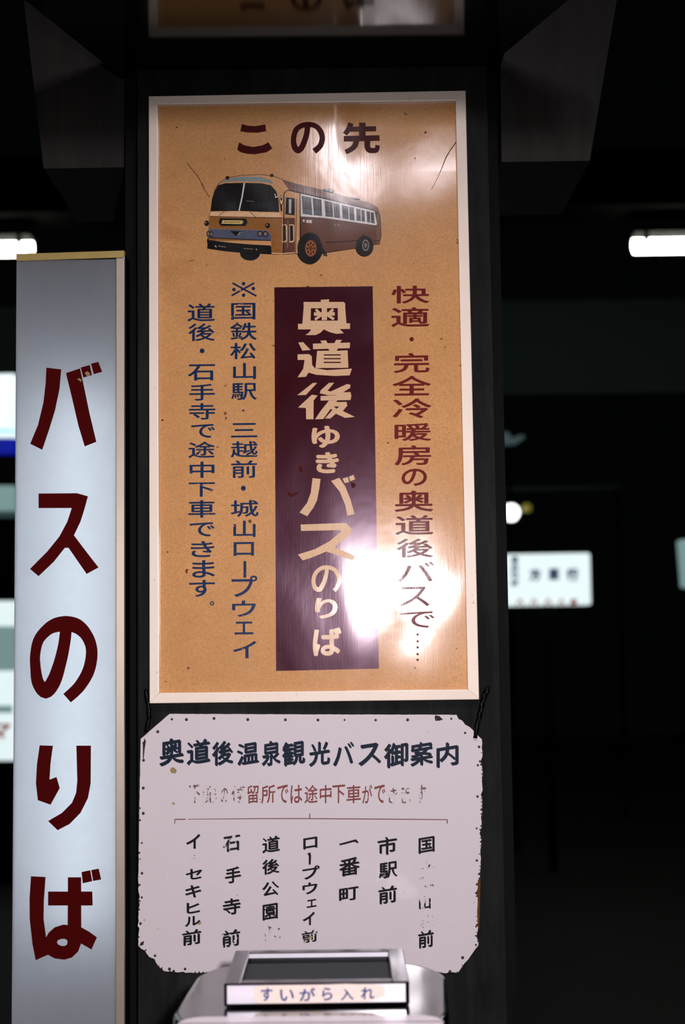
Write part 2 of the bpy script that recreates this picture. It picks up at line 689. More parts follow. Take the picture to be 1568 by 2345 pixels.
# ------------------------------------------------------------------ setting
fl = box('floor', (-6, -5, -0.1), (6, 16, 0.0), M['floor'])
tag(fl, kind='structure')

Y_FACE = 0.0           # front of the pillar board
pil = empty('pillar', (0.0, 0.2, 0.0), 'dark weathered pillar that carries the tan poster and white notice', 'pillar')
tag(pil, kind='structure')
bm = bmesh.new()
tl, tr_ = P(290, 180, 0.03), P(1143.5, 168, 0.03)
bl, br = P(284, 2345, 0.03), P(1177, 2345, 0.03)
xl, xr = 0.5 * (tl.x + bl.x), 0.5 * (tr_.x + br.x)
zt = P(700, 150, 0.0).z
add_box(bm, (xl, 0.03, 0.0), (xr, 0.40, zt + 0.30))
bm_obj('core', bm, M['board_side'], pil)
xa, xb = P(314, 900).x, P(1131, 900).x
bm = bmesh.new()
add_box(bm, (xa, 0.0, 0.0), (xb, 0.03, zt))
bevel_all(bm, 0.002)
bm_obj('front_board', bm, M['board'], pil)

# soffit: glossy black, flaring towards the viewer
zs = P(700, 157, 0.0).z
bm = bmesh.new()
w0l, w0r = xl - 0.004, xr + 0.004
pts = [(w0l, 0.03), (w0r, 0.03), (w0r, -0.05), (w0r + 0.072, -0.24), (w0r + 0.082, -0.27), (w0l - 0.10, -0.27), (w0l - 0.088, -0.24)]
add_prism(bm, [Vector((x, y, zs)) for x, y in pts], [Vector((x, y, zs + 0.05)) for x, y in pts])
so = bm_obj('ceiling', bm, M['soffit'])
tag(so, kind='structure')
# grey bulkhead crossing behind the pillar
bm = bmesh.new()
yb = 0.05
for side in (((100, 386), (284, 383), (284, -120), (40, -120)), ((1148, 371), (1350, 368), (1432, -120), (1144, -120))):
    prism_px(bm, side, yb, 0.30)
wg = bm_obj('trim_1', bm, M['wing'])
tag(wg, kind='structure')

# ------------------------------------------------------------------ tan poster board
c0 = P(700, 1605, 0.0)
poster = empty('poster_board', (c0.x, 0.0, c0.z),
               'large tan poster board in a cream frame, printed with a bus and a maroon panel', 'poster board')
YS = -0.008
O_ = [(340, 220), (1066, 207), (1097, 1602), (342, 1611)]
I_ = [(361, 239), (1043, 230), (1071, 1579), (364, 1587)]
sh = [P(x, y, YS) for x, y in ((350, 228), (1055, 217), (1084, 1590), (352, 1598))]
bm = bmesh.new()
add_prism(bm, sh, [p + Vector((0, 0.007, 0)) for p in sh])
bm_obj('sheet', bm, M['sheet'], poster)
YF = -0.019
for i in range(4):
    j = (i + 1) % 4
    bm = bmesh.new()
    fo = [P(*O_[i], YF + 0.003), P(*O_[j], YF + 0.003), P(*I_[j], YF), P(*I_[i], YF)]
    bk = [Vector((p.x, -0.0005, p.z)) for p in fo]
    add_prism(bm, fo, bk)
    bevel_all(bm, 0.0012, 2)
    bm_obj('frame_rail', bm, M['frame'], poster)

# maroon panel
bm = bmesh.new()
prism_px(bm, [(628, 658), (853, 655.5), (867.5, 1531), (632, 1536.5)], YS - 0.0004, 0.0003)
bm_obj('maroon_panel', bm, M['maroon'], poster)

# heading
S2 = (280, 150, 1 / 1.742)
p = Paint()
p.poly([(477, 233), (500, 240), (530, 242), (570, 235), (574, 262), (540, 268), (500, 267), (470, 262)])
p.poly([(458, 335), (470, 345), (498, 352), (528, 354), (575, 346), (598, 331), (583, 306), (560, 318), (522, 325), (485, 318), (466, 306)])
p.begin()
p.ribbon([(737, 236), (738, 250), (732, 285), (716, 325), (700, 338), (686, 322), (683, 290), (692, 258), (712, 241), (740, 235), (768, 240), (788, 258), (797, 285),
          (793, 312), (782, 328), (765, 342)], [24, 22, 22, 23, 24, 23, 21, 21, 20, 20, 20, 21, 22, 22, 22, 24], smooth=5)
p.begin()
p.ribbon([(912, 230), (904, 252), (888, 274)], [22, 21, 19])
p.ribbon([(902, 254), (1012, 252)], 20)
p.ribbon([(957, 228), (957, 292)], 26)
p.ribbon([(883, 292), (1026, 289)], 22)
p.ribbon([(934, 294), (928, 318), (912, 334), (890, 345)], [24, 22, 20, 18], smooth=4)
p.ribbon([(977, 290), (977, 322), (984, 336), (1000, 339), (1014, 336), (1018, 318)], [24, 23, 22, 20, 19, 18], smooth=4)
p.build('lettering', YS - 0.0004, M['title_ink'], poster, 'dark maroon heading of three characters', S2)

# white lettering on the maroon panel
p = Paint()
S5 = lambda x, y: (620 + x / 3.267, 640 + y / 3.267)


def pp(pts, fn=S5):
    return [fn(*q) for q in pts]


def rr(x0, y0, x1, y1, fn=S5):
    p.poly(pp([(x0, y0), (x1, y0), (x1, y1), (x0, y1)], fn))


# first character
p.poly(pp([(372, 152), (437, 148), (432, 172), (376, 172)]))
p.poly(pp([(245, 168), (545, 168), (556, 180), (556, 214), (245, 216)]))
p.poly(pp([(245, 214), (300, 214), (296, 338), (235, 338)]))
p.poly(pp([(500, 212), (556, 212), (566, 336), (502, 338)]))
rr(296, 308, 504, 338)
p.ribbon(pp([(322, 259), (478, 257)]), 26 / 3.267)
p.ribbon(pp([(400, 214), (400, 304)]), 40 / 3.267)
for a, b_ in (((336, 224), (362, 250)), ((466, 222), (438, 250)), ((376, 266), (330, 300)), ((424, 266), (472, 298))):
    p.ribbon(pp([a, b_]), 20 / 3.267)
p.poly(pp([(203, 332), (592, 328), (592, 370), (203, 374)]))
p.poly(pp([(302, 372), (402, 368), (372, 398), (335, 416), (258, 416), (286, 396)]))
p.poly(pp([(398, 368), (512, 368), (546, 402), (490, 407), (440, 394), (404, 378)]))
# second character
p.begin()
p.poly(pp([(205, 472), (240, 468), (298, 527), (236, 533)]))
p.poly(pp([(200, 560), (285, 558), (306, 574), (309, 640), (330, 664), (420, 678), (606, 667), (590, 717), (480, 722), (340, 713), (282, 697), (262, 728), (200, 732), (242, 668), (252, 602), (200, 602)]))
p.poly(pp([(314, 480), (592, 472), (590, 514), (316, 522)]))
p.poly(pp([(370, 458), (412, 455), (428, 482), (386, 484)]))
p.poly(pp([(488, 452), (532, 452), (512, 482), (470, 484)]))
p.poly(pp([(428, 514), (504, 512), (490, 538), (440, 538)]))
p.poly(pp([(346, 534), (396, 534), (394, 662), (334, 664)]))
p.poly(pp([(522, 532), (574, 530), (580, 660), (524, 662)]))
rr(390, 533, 528, 560)
rr(390, 569, 528, 588)
rr(390, 597, 528, 616)
rr(390, 625, 528, 662)
# third character
p.begin()
p.poly(pp([(314, 774), (346, 774), (262, 864), (197, 866)]))
p.poly(pp([(306, 862), (350, 868), (320, 906), (319, 1046), (264, 1046), (262, 962), (203, 958)]))
p.poly(pp([(434, 774), (474, 772), (424, 832), (448, 838), (570, 782), (596, 788), (592, 812), (510, 862), (430, 866), (366, 852), (372, 830)]))
p.poly(pp([(500, 846), (596, 842), (602, 870), (596, 902), (372, 906), (372, 872), (486, 866)]))
p.poly(pp([(434, 906), (498, 904), (440, 978), (392, 1044), (330, 1046), (372, 984)]))
p.poly(pp([(452, 918), (566, 916), (572, 944), (538, 984), (628, 1028), (556, 1036), (486, 1004), (446, 1040), (404, 1040), (460, 976), (426, 952)],), holes=[pp([(470, 950), (512, 950), (492, 968)])])
G = lambda *a, **k: p.glyph(*a, **k)
G('ゆ', 713, 975, 778, 1026, off=0.035)
G('き', 722.5, 1035, 776, 1084, off=0.045)
S6 = lambda x, y: (620 + x / 3.267, 1080 + y / 3.267)
p.begin()
p.poly(pp([(312, 48), (372, 55), (362, 130), (345, 215), (318, 270), (272, 334), (214, 306), (270, 235), (298, 160)], S6))
p.poly(pp([(450, 70), (512, 46), (556, 110), (596, 210), (626, 318), (572, 330), (556, 250), (515, 150)], S6))
p.poly(pp([(536, 52), (576, 40), (586, 78), (552, 86)], S6))
p.poly(pp([(584, 38), (618, 24), (630, 58), (594, 72)], S6))
p.begin()
p.poly(pp([(222, 396), (560, 384), (606, 430), (590, 470), (510, 535), (480, 565), (630, 632), (612, 664), (540, 640), (415, 598), (300, 645), (238, 665), (202, 620), (330, 580), (440, 520), (530, 446), (510, 438), (226, 444)], S6))
p.begin()
p.ribbon(pp([(418, 722), (416, 760), (396, 830), (366, 880), (332, 870), (318, 820), (332, 764), (372, 726), (420, 716), (470, 730), (502, 770), (510, 820), (490, 870), (472, 890)], S6),
         [9, 9, 10, 11, 10, 9, 9, 9, 9, 9, 9.5, 10, 9, 9], smooth=5)
G('り', 721, 1369, 773, 1417, off=0.03)
G('ば', 716, 1436.6, 782, 1502.4, off=0.035)
p.build('lettering', YS - 0.0008, M['white_ink'], poster, 'cream bold characters down the maroon panel')

# blue columns
p = Paint()
colA = [('道', 429, 694.6, 492, 736), ('後', 431, 740.5, 492, 781), ('石', 430, 834, 492, 871.6), ('手', 433, 879, 492, 917.5), ('寺', 432, 923, 493, 961),
        ('で', 437.5, 971, 492, 1003), ('途', 431, 1011, 492, 1048.6), ('中', 434, 1057, 491, 1094.5), ('下', 432, 1104.5, 492, 1137.6), ('車', 431, 1145, 493, 1185.5),
        ('で', 434, 1196, 491, 1229), ('き', 436.5, 1239, 491, 1276), ('ま', 440, 1282.5, 492, 1323), ('す', 433, 1328, 492, 1367)]
for c, a, b_, d, e in colA:
    G(c, a, b_, d, e, off=0.012)
p.begin()
p.ellipse(462.7, 803.4, 5.4, 5.4)
p.begin()
p.ellipse(485.5, 1381.7, 4.8, 4.8, inner=0.5)
p.build('lettering', YS - 0.0004, M['blue_ink'], poster, 'shorter outer column of blue characters')
p = Paint()
colB = [('国', 529, 693.6, 584.7, 732), ('鉄', 527, 738, 588, 779), ('松', 527, 785, 586, 822.5), ('山', 533.5, 831, 586, 868.4), ('駅', 529, 877, 588, 916),
        ('三', 529, 968.6, 589, 1001.7), ('越', 528, 1010, 590, 1047.5), ('前', 529, 1054, 588, 1094.4), ('城', 528, 1145, 592, 1183.4), ('山', 534, 1192, 585, 1230),
        ('ロ', 534.6, 1241, 581.5, 1273), ('プ', 530, 1318, 589, 1367), ('ウ', 531, 1375, 586, 1412.6), ('エ', 537, 1423, 580, 1453), ('イ', 533.5, 1468, 587, 1507.5)]
for c, a, b_, d, e in colB:
    G(c, a, b_, d, e, off=0.012)
p.begin()
p.ribbon([(530, 677), (582, 648)], 4)
p.ribbon([(532, 648), (587, 678)], 4)
for x, y in ((557.5, 649.5), (557.5, 676), (535.5, 663), (580, 660.5)):
    p.ellipse(x, y, 4, 4)
p.begin()
p.ribbon([(560.5, 1285), (560.5, 1322.6)], 6.5)
p.begin()
p.ellipse(557, 1118, 5.6, 5.6)
p.begin()
p.ellipse(557, 940, 3, 2)
p.build('lettering', YS - 0.0004, M['blue_ink'], poster, 'longer inner column of blue characters')
# red column
p = Paint()
colC = [('快', 895.5, 654, 982.7, 695), ('適', 895.5, 703, 982.7, 748.7), ('完', 901, 808, 983.6, 854), ('全', 898, 860, 986.7, 906), ('冷', 898.5, 912, 988, 958),
        ('暖', 903, 969, 987, 1010), ('房', 903, 1019.5, 987, 1065.5), ('の', 919, 1073, 977.5, 1113), ('奥', 903, 1123, 992, 1172), ('道', 904.7, 1179.5, 992, 1225),
        ('後', 907.7, 1233, 992, 1277), ('バ', 909, 1286.6, 995, 1332.5), ('ス', 912, 1343, 984, 1389), ('で', 914, 1400, 995, 1438)]
for i, (c, a, b_, d, e) in enumerate(colC):
    G(c, a, b_, d, e, off=0.016 if i < 11 else 0.004)
p.begin()
p.ellipse(942.3, 776.8, 5, 5)
for y in (1453, 1468.7, 1482.5, 1498, 1511):
    p.begin()
    p.ellipse(956, y, 2.8, 2.8)
p.build('lettering', YS - 0.0004, M['red_ink'], poster, 'column of faded red characters with trailing dots')

# printed picture of a bus
SB = (420, 360, 500 / 1568)
names = ['cream', 'lightcream', 'gold', 'brown', 'roof', 'black', 'glass', 'visor', 'grille', 'belt', 'rim', 'grey', 'yellow', 'glint']
ix = {n: i for i, n in enumerate(names)}
p = Paint()
L_ = [0]


def bp(pts, c):
    L_[0] += 1
    p.poly(pts, ix[c], L_[0] * 0.000012)


def bl_(pts, wd, c, smooth=0):
    L_[0] += 1
    p.ribbon(pts, wd, ix[c], L_[0] * 0.000012, smooth)


def be(cx, cy, rx, ry, c, inner=None):
    L_[0] += 1
    p.ellipse(cx, cy, rx, ry, ix[c], L_[0] * 0.000012, 28, inner)


be(478, 690, 72, 52, 'black')
be(1298, 640, 66, 74, 'black')
be(905, 655, 96, 114, 'black')
bp([(248, 190), (310, 147), (420, 128), (560, 123), (640, 133), (720, 163), (800, 188), (1000, 235), (1200, 290), (1340, 330), (1395, 362), (1415, 430), (1421, 560), (1408, 625), (1350, 632), (1240, 655),
    (1010, 690), (840, 692), (720, 698), (630, 698), (480, 690), (300, 675), (178, 657), (168, 600), (180, 560), (182, 430), (193, 390), (205, 300), (224, 235)], 'black')
bp([(252, 192), (312, 150), (420, 132), (560, 127), (640, 137), (720, 167), (760, 236), (722, 250), (708, 692), (632, 694), (632, 640), (182, 600), (184, 430), (197, 390), (209, 300), (228, 237)], 'cream')
bp([(262, 190), (312, 154), (420, 140), (560, 142), (628, 166), (645, 190), (560, 178), (430, 172), (312, 176)], 'visor')
bp([(250, 200), (300, 187), (430, 184), (560, 187), (628, 202), (664, 242), (682, 300), (688, 394), (560, 392), (400, 385), (197, 388), (207, 300), (227, 240)], 'black')
bp([(300, 330), (380, 322), (376, 374), (292, 374)], 'glass')
bp([(470, 330), (640, 320), (650, 370), (480, 372)], 'glass')
bl_([(450, 314), (508, 318)], 4, 'grey')
bl_([(437, 185), (420, 290), (399, 383)], [11, 10, 9], 'belt')
bp([(192, 394), (400, 392), (690, 400), (708, 432), (520, 428), (300, 424), (190, 420)], 'lightcream')
bl_([(255, 418), (296, 388)], 4, 'black')
bl_([(520, 434), (478, 392)], 4, 'black')
bp([(188, 426), (300, 428), (520, 432), (710, 436), (706, 690), (632, 692), (628, 600), (180, 600), (182, 500)], 'gold')
bl_([(188, 426), (520, 433), (712, 434)], 4, 'black')
bp([(262, 438), (448, 440), (460, 466), (446, 494), (268, 494), (252, 468)], 'black')
bp([(280, 452), (424, 454), (430, 470), (414, 481), (272, 478)], 'yellow')
for x in range(292, 410, 17):
    bl_([(x, 466 + (x % 3)), (x + 10, 463 + (x % 4))], 8, 'gold')
bp([(180, 515), (400, 520), (600, 527), (631, 558), (625, 596), (400, 585), (186, 576)], 'grille')
bl_([(180, 514), (400, 519), (602, 526), (633, 560)], 5, 'grey')
bl_([(186, 578), (400, 588), (625, 599)], 6, 'black')
bp([(334, 530), (418, 532), (376, 566)], 'black')
bl_([(392, 560), (408, 536)], 3, 'belt')
for x, y in ((550, 550), (588, 552), (178, 550), (200, 552)):
    be(x, y, 20 if x > 300 else 13, 21, 'black')
    be(x, y, 13 if x > 300 else 8, 14, 'grey')
be(604, 491, 18, 18, 'black')
be(599, 487, 6, 7, 'grey')
be(166, 474, 16, 20, 'black')
be(161, 470, 5, 7, 'grey')
bp([(176, 594), (400, 622), (625, 634), (630, 692), (480, 692), (300, 675), (170, 655)], 'black')
bl_([(226, 634), (236, 646)], 6, 'belt')
bl_([(248, 638), (304, 645)], 6, 'grey')
bl_([(432, 656), (500, 660)], 5, 'grey')
bl_([(522, 654), (526, 670)], 9, 'grey')
bl_([(632, 690), (706, 692), (800, 686)], 7, 'lightcream')
# door bay
bp([(724, 252), (746, 238), (832, 260), (838, 690), (712, 690)], 'cream')
bp([(714, 436), (800, 436), (802, 688), (708, 690)], 'brown')
bp([(736, 288), (800, 296), (798, 418), (730, 410)], 'black')
bp([(757, 300), (774, 302), (772, 405), (757, 402)], 'belt')
bl_([(765, 300), (764, 404)], 4, 'grey')
for a in (712, 764):
    bp([(a - 4, 482), (a + 26, 482), (a + 32, 494), (a + 32, 600), (a + 22, 612), (a - 4, 612)], 'lightcream')
    bp([(a, 490), (a + 22, 490), (a + 25, 598), (a, 604)], 'black')
bl_([(750, 450), (745, 655)], 5, 'grey')
bl_([(720, 690), (722, 260), (746, 236), (850, 256), (1000, 290), (1330, 372), (1384, 396)], 6, 'black')
bl_([(836, 690), (838, 262)], 6, 'black')
bl_([(812, 300), (806, 690)], 4, 'black')
# roof and side
bp([(706, 160), (800, 190), (1000, 240), (1200, 295), (1340, 335), (1393, 368), (1408, 425), (1388, 396), (1330, 370), (1000, 287), (850, 252), (760, 234)], 'roof')
bp([(735, 176), (800, 192), (1000, 242), (1000, 262), (800, 226), (770, 218)], 'brown')
bp([(842, 430), (1000, 440), (1385, 492), (1390, 400), (1412, 440), (1417, 560), (1404, 622), (1345, 630), (1330, 580), (1290, 556), (1262, 590), (1240, 652), (1020, 684), (995, 640), (962, 568), (905, 545), (858, 580), (842, 640)], 'brown')
bp([(1390, 400), (1406, 430), (1415, 500), (1416, 560), (1404, 620), (1385, 624), (1388, 500)], 'roof')
bp([(842, 262), (1000, 298), (1330, 376), (1372, 390), (1390, 480), (1382, 490), (1000, 436), (842, 426)], 'belt')
for q in ([(848, 276), (917, 290), (925, 416), (856, 406)], [(926, 292), (990, 305), (995, 422), (936, 416)], [(1012, 312), (1070, 325), (1075, 430), (1020, 425)],
          [(1076, 327), (1118, 336), (1125, 438), (1082, 432)], [(1137, 342), (1182, 352), (1186, 446), (1142, 438)], [(1188, 354), (1222, 361), (1228, 455), (1193, 448)],
          [(1239, 368), (1271, 376), (1273, 459), (1244, 455)], [(1276, 378), (1299, 383), (1303, 463), (1279, 460)], [(1314, 386), (1338, 392), (1341, 469), (1318, 465)],
          [(1343, 394), (1367, 400), (1372, 476), (1346, 470)]):
    bp(q, 'glass')
    (a, b_), (c, d), (e, f), (g, h) = q
    bp([(a * 0.2 + g * 0.8, b_ * 0.25 + h * 0.75), (c * 0.2 + e * 0.8, d * 0.3 + f * 0.7), (e - 3, f - 3), (g + 3, h - 3)], 'glint')
bp([(856, 448), (872, 448), (872, 455), (864, 456), (872, 466), (858, 464)], 'belt')
bp([(882, 450), (921, 452), (921, 474), (882, 470)], 'belt')
bl_([(890, 456), (914, 468)], 4, 'grey')
for x in (1066, 1088, 1110):
    bl_([(x, 480), (x + 5, 494)], 9, 'black')
bl_([(1020, 612), (1130, 606), (1250, 598)], 6, 'black')
bl_([(1366, 602), (1404, 598)], 5, 'black')
be(905, 655, 88, 112, 'black')
bl_([(846, 640), (852, 590), (880, 556), (910, 546), (960, 566), (990, 630), (998, 690)], 9, 'black', 4)
be(914, 655, 42, 60, 'roof')
be(914, 655, 36, 52, 'rim')
for k in range(8):
    be(914 + 25 * math.cos(k * 0.785), 655 + 37 * math.sin(k * 0.785), 6, 9, 'black')
be(914, 655, 14, 20, 'brown')
be(1300, 636, 62, 74, 'black')
be(1308, 632, 25, 42, 'grey')
be(1308, 632, 17, 30, 'black')
be(1308, 632, 10, 18, 'grey')
bl_([(990, 690), (1025, 692), (1028, 706), (1004, 700)], 8, 'black')
bp([(1000, 230), (1062, 226), (1079, 240), (1070, 253), (1010, 241)], 'black')
bp([(1196, 286), (1260, 290), (1270, 302), (1205, 301)], 'black')
be(316, 147, 13, 12, 'black')
be(634, 130, 13, 11, 'black')
be(703, 310, 15, 36, 'black')
be(703, 308, 11, 30, 'lightcream')
be(703, 300, 6, 12, 'black')
bl_([(656, 262), (662, 290), (680, 280)], 6, 'belt')
bl_([(700, 345), (704, 385)], 12, 'black')
p.build('bus_picture', YS - 0.0004, [M['bus_' + n] for n in names], poster, 'printed picture of an old brown and cream coach', SB)

# cracks and peeled spots in the sheet
p = Paint()
p.ribbon([(1046, 322), (1031, 343), (1021, 360), (1010, 388), (1004, 402)], [1.4, 1.6, 1.8, 1.4, 0.8])
p.begin()
p.ribbon([(1003, 404), (996, 418), (988, 432)], 0.8)
p.begin()
p.ribbon([(428, 372), (440, 388), (452, 402), (462, 420)], 0.9)
p.begin()
p.ribbon([(462, 420), (468, 434), (480, 452)], [2.0, 0.9, 0.7])
for x, y, r in ((974, 303, 2.6), (950, 362, 1.4), (405, 291, 1.6), (1063, 830, 1.6), (888, 1014, 2), (541, 1064, 1), (372, 962, 2.4), (384, 1264, 2)):
    p.begin()
    p.ellipse(x, y, r, r * 0.8, n=9)
for pts in ([(682, 1070), (690, 1066), (694, 1080), (688, 1083)], [(658, 1124), (668, 1131), (680, 1126), (684, 1130), (668, 1138), (660, 1136)],
            [(803, 1104), (815, 1108), (812, 1116), (805, 1118)]):
    p.begin()
    p.poly(pts)
p.build('sheet_crack', YS - 0.0011, M['title_ink'], poster, 'fine dark cracks and spots in the sheet', part='crack')

# ------------------------------------------------------------------ white notice
c0 = P(705, 2228, 0)
notice = empty('enamel_notice', (c0.x, 0.0, c0.z), 'white enamel notice with cut corners, nailed to the pillar below the tan poster', 'notice')
YN = -0.004
out = [(388, 1635), (1045, 1637), (1103, 1693), (1104, 1800), (1101, 1900), (1099, 2012), (1094, 2016), (1092, 2090), (1095, 2165), (1048, 2228), (1012, 2228), (560, 2230), (455, 2228), (377, 2225),
       (316, 2165), (317, 2000), (319, 1850), (322, 1692)]
fine = []
for i, (a, b_) in enumerate(out):
    c, d = out[(i + 1) % len(out)]
    L = math.hypot(c - a, d - b_)
    k = max(1, int(L / 9))
    rough_side = (a > 1040 or b_ > 2150)
    for s in range(k):
        t = s / k
        x, y = a + (c - a) * t, b_ + (d - b_) * t
        j = 1.3 if rough_side else 0.35
        if s:
            x += random.uniform(-j, j)
            y += random.uniform(-j, j)
            if rough_side and random.random() < 0.12:
                x += (705 - x) * 0.008
                y += (1930 - y) * 0.008
        fine.append((x, y))
bm = bmesh.new()
fr = [P(x, y, YN) for x, y in fine]
bk = [q + Vector((0, 0.0038, 0)) for q in fr]
fs = add_prism(bm, fr, bk)
bm_obj('panel', bm, M['enamel'], notice)
bm = bmesh.new()
prism_px(bm, [(1089, 2014), (1100, 2010), (1099, 2060), (1097, 2128), (1090, 2128)], YN + 0.0030, 0.0008)
bm_obj('rust_strip', bm, M['rust'], notice, 'bare rusty strip along the broken edge')
p = Paint()
for i, (a, b_) in enumerate(fine):
    if (a > 1088 or b_ > 2160 or a < 330) and random.random() < (0.42 if a > 1000 or b_ > 2160 else 0.1):
        ccx, ccy = a + (705 - a) * 0.004, b_ + (1930 - b_) * 0.004
        rr0 = random.uniform(1.0, 3.2)
        p.begin()
        p.poly([(ccx + rr0 * random.uniform(0.5, 1.3) * math.cos(t), ccy + rr0 * random.uniform(0.6, 1.5) * math.sin(t)) for t in [k * 0.9 for k in range(7)]])
p.begin()
p.poly([(331, 1690), (334, 1698), (331, 1716), (329, 1738), (327, 1737), (327, 1704)])
p.begin()
p.poly([(996, 1638), (1006, 1640), (1014, 1648), (1004, 1651), (995, 1646)])
p.begin()
p.poly([(322, 2158), (330, 2155), (328, 2164), (320, 2166)])
p.build('chipped_edge', YN - 0.0002, M['chip'], notice, 'dark chips round the enamel edge', part='chip')
p = Paint()
p.poly([(389, 1762), (394, 1757), (399, 1758), (405, 1764), (402, 1771), (392, 1770)])
p.begin()
p.poly([(452, 2115), (459, 2109), (461, 2114), (456, 2118)])
p.begin()
p.poly([(704, 2148), (711, 2142), (712, 2149), (706, 2152)])
p.begin()
p.ellipse(397, 1840, 3.4, 2.6, inner=0.4)
p.build('stain', YN - 0.0005, M['stain'], notice, 'small ochre stains', part='spot')
nails = [(393.4, 1647), (426.8, 1647.8), (490, 1645.2), (567.3, 1647.8), (653.3, 1648.3), (727.9, 1648.7), (788.6, 1648.7), (859.9, 1649), (933.2, 1648.4), (999.2, 1647.5), (1033, 1645.8),
         (1064.6, 1678.3), (1096.6, 1710.3), (1093.7, 1752.3), (1093, 1824), (1091, 1897), (1091.5, 1970.4), (1090.3, 2045), (1089.7, 2121.6), (1089.5, 2163.7), (1058.9, 2193), (1030, 2224.7),
         (361.2, 1675.6), (328.8, 1701.8), (328.8, 1741), (328, 1804.6), (328, 1862.6), (324.7, 1930.3), (325, 1999.7), (324.5, 2055), (321.7, 2115), (323.5, 2161.7), (354.8, 2188.5), (388, 2219),
         (423.7, 2219)]
bm = bmesh.new()
bmesh.ops.create_uvsphere(bm, u_segments=10, v_segments=6, radius=1.0)
bmesh.ops.scale(bm, vec=(0.0017, 0.0010, 0.0017), verts=bm.verts)
nme = bpy.data.meshes.new('nail')
bm.to_mesh(nme)
bm.free()
nme.materials.append(M['nail'])
for x, y in nails:
    o = bpy.data.objects.new('nail', nme)
    COL.objects.link(o)
    o.parent = notice
    o.location = P(x, y, YN) - wloc(notice)
    s_ = random.uniform(0.85, 1.45)
    o.scale = (s_, 1, s_)

p = Paint()
for c, a, b_, d, e in [('奥', 364.7, 1687.7, 421.8, 1754.7), ('道', 427, 1691, 482, 1752.5), ('後', 485, 1694, 534.7, 1754.7), ('温', 542, 1697.6, 593, 1753.6), ('泉', 599, 1694, 642.8, 1756),
                       ('観', 645.5, 1694, 699, 1756), ('光', 707, 1696, 756, 1756), ('バ', 762, 1698.7, 811, 1754.7), ('ス', 820, 1700, 873, 1754.7), ('御', 878.6, 1697.6, 935, 1760),
                       ('案', 939, 1696, 992, 1756), ('内', 999, 1697.6, 1050, 1758)]:
    G(c, a, b_, d, e, off=0.005, shear=0.15, nib=(0.040, -48))
p.build('lettering', YN - 0.0004, M['navy'], notice, 'navy brushed title of twelve characters')
p = Paint()
x0s = [('下', 433, 460), ('記', 463, 497), ('の', 505, 522), ('停', 530, 560), ('留', 566, 592), ('所', 598, 630), ('で', 635, 660), ('は', 665, 692), ('途', 697, 727), ('中', 732, 759), ('下', 761, 790),
       ('車', 793, 826), ('が', 829, 852), ('で', 857, 882), ('き', 889, 910), ('ま', 919, 940), ('す', 952, 975)]
for i, (c, a, b_) in enumerate(x0s):
    worn = i < 4 or i > 13
    G(c, a, 1797 if c not in 'のき' else 1804, b_, 1840, off=0.004, nib=(0.010, -42), shear=0.07, mat=1 if worn else 0)
p.build('lettering', YN - 0.0004, [M['rust_ink'], M['rust_worn']], notice, 'flaking red brown line of small characters')
p = Paint()
p.ribbon([(400, 1886), (400.5, 1876)], 2.0)
p.ribbon([(400, 1876.5), (425, 1876)], 2.4)
p.ribbon([(430, 1876), (600, 1874.5), (709, 1874.5), (850, 1875.5), (1024, 1877)], [1.4, 2.0, 2.2, 2.2, 2.0])
p.ribbon([(709, 1863), (709, 1875)], 2.4)
p.ribbon([(1023.5, 1877), (1024, 1886)], 2.4)
p.build('bracket_line', YN - 0.0004, M['bracket'], notice, 'thin red brown bracket line')

cols = [
    [('イ', 426, 1910, 459, 1946, 1), ('シ', 430, 1954, 461, 1970, 3), ('セ', 425, 1987, 463, 2016, 0), ('キ', 424, 2024.5, 461, 2058, 0), ('ヒ', 427, 2064, 458, 2093, 0), ('ル', 423, 2096, 459, 2122, 0), ('前', 417, 2127, 461, 2166, 0)],
    [('石', 510, 1912, 550, 1952, 2), ('手', 515, 1984, 552, 2024, 0), ('寺', 510, 2055, 551, 2097, 0), ('前', 507, 2127, 550, 2170, 2)],
    [('道', 600, 1913, 641, 1954, 0), ('後', 600, 1965, 640, 2003.7, 0), ('公', 600, 2017, 639, 2054, 0), ('園', 601, 2068, 636, 2108, 0), ('前', 604, 2114, 645, 2156, 3)],
    [('ロ', 694, 1916, 726.7, 1945, 0), ('プ', 692, 1981.7, 732, 2014.7, 0), ('ウ', 692, 2019, 727, 2049, 0), ('エ', 702, 2058.5, 725, 2079, 0), ('イ', 693, 2088, 721, 2120.5, 0), ('前', 690, 2129, 727, 2160, 2)],
    [('番', 776, 1962, 824, 2008, 0), ('町', 776, 2030, 821, 2065, 0)],
    [('市', 864, 1914, 909, 1960, 0), ('駅', 867, 1972, 910, 2013, 0), ('前', 866, 2027, 909, 2071, 0)],
    [('国', 958, 1915, 995, 1955, 0), ('鉄', 958, 1962, 996, 1992, 3), ('松', 958, 2000, 994, 2036, 3), ('山', 959, 2051, 986, 2084, 2), ('駅', 958, 2092, 995, 2126, 3), ('前', 957, 2129, 993, 2172, 0)],
]
nm = ['black brushed column, leftmost of seven', 'second black brushed column', 'third black brushed column', 'fourth black brushed column', 'fifth, shortest black brushed column', 'sixth black brushed column', 'seventh black brushed column, badly flaked']
for i, cl in enumerate(cols):
    p = Paint()
    for c, a, b_, d, e, wr in cl:
        G(c, a, b_, d, e, off=0.003, nib=(0.034, -48), shear=0.15, mat=wr)
    if i == 3:
        p.begin()
        p.ribbon([(707, 1953), (709.5, 1960), (709, 1980)], [7, 5.5, 4.5])
    if i == 4:
        p.begin()
        p.ribbon([(777, 1934), (790, 1931), (808, 1926), (814, 1925), (820, 1930)], [4, 4.5, 4.5, 6, 3])
    p.build('lettering', YN - 0.0004, [M['ink'], M['ink'], M['ink_worn'], M['ink_gone']], notice, nm[i])

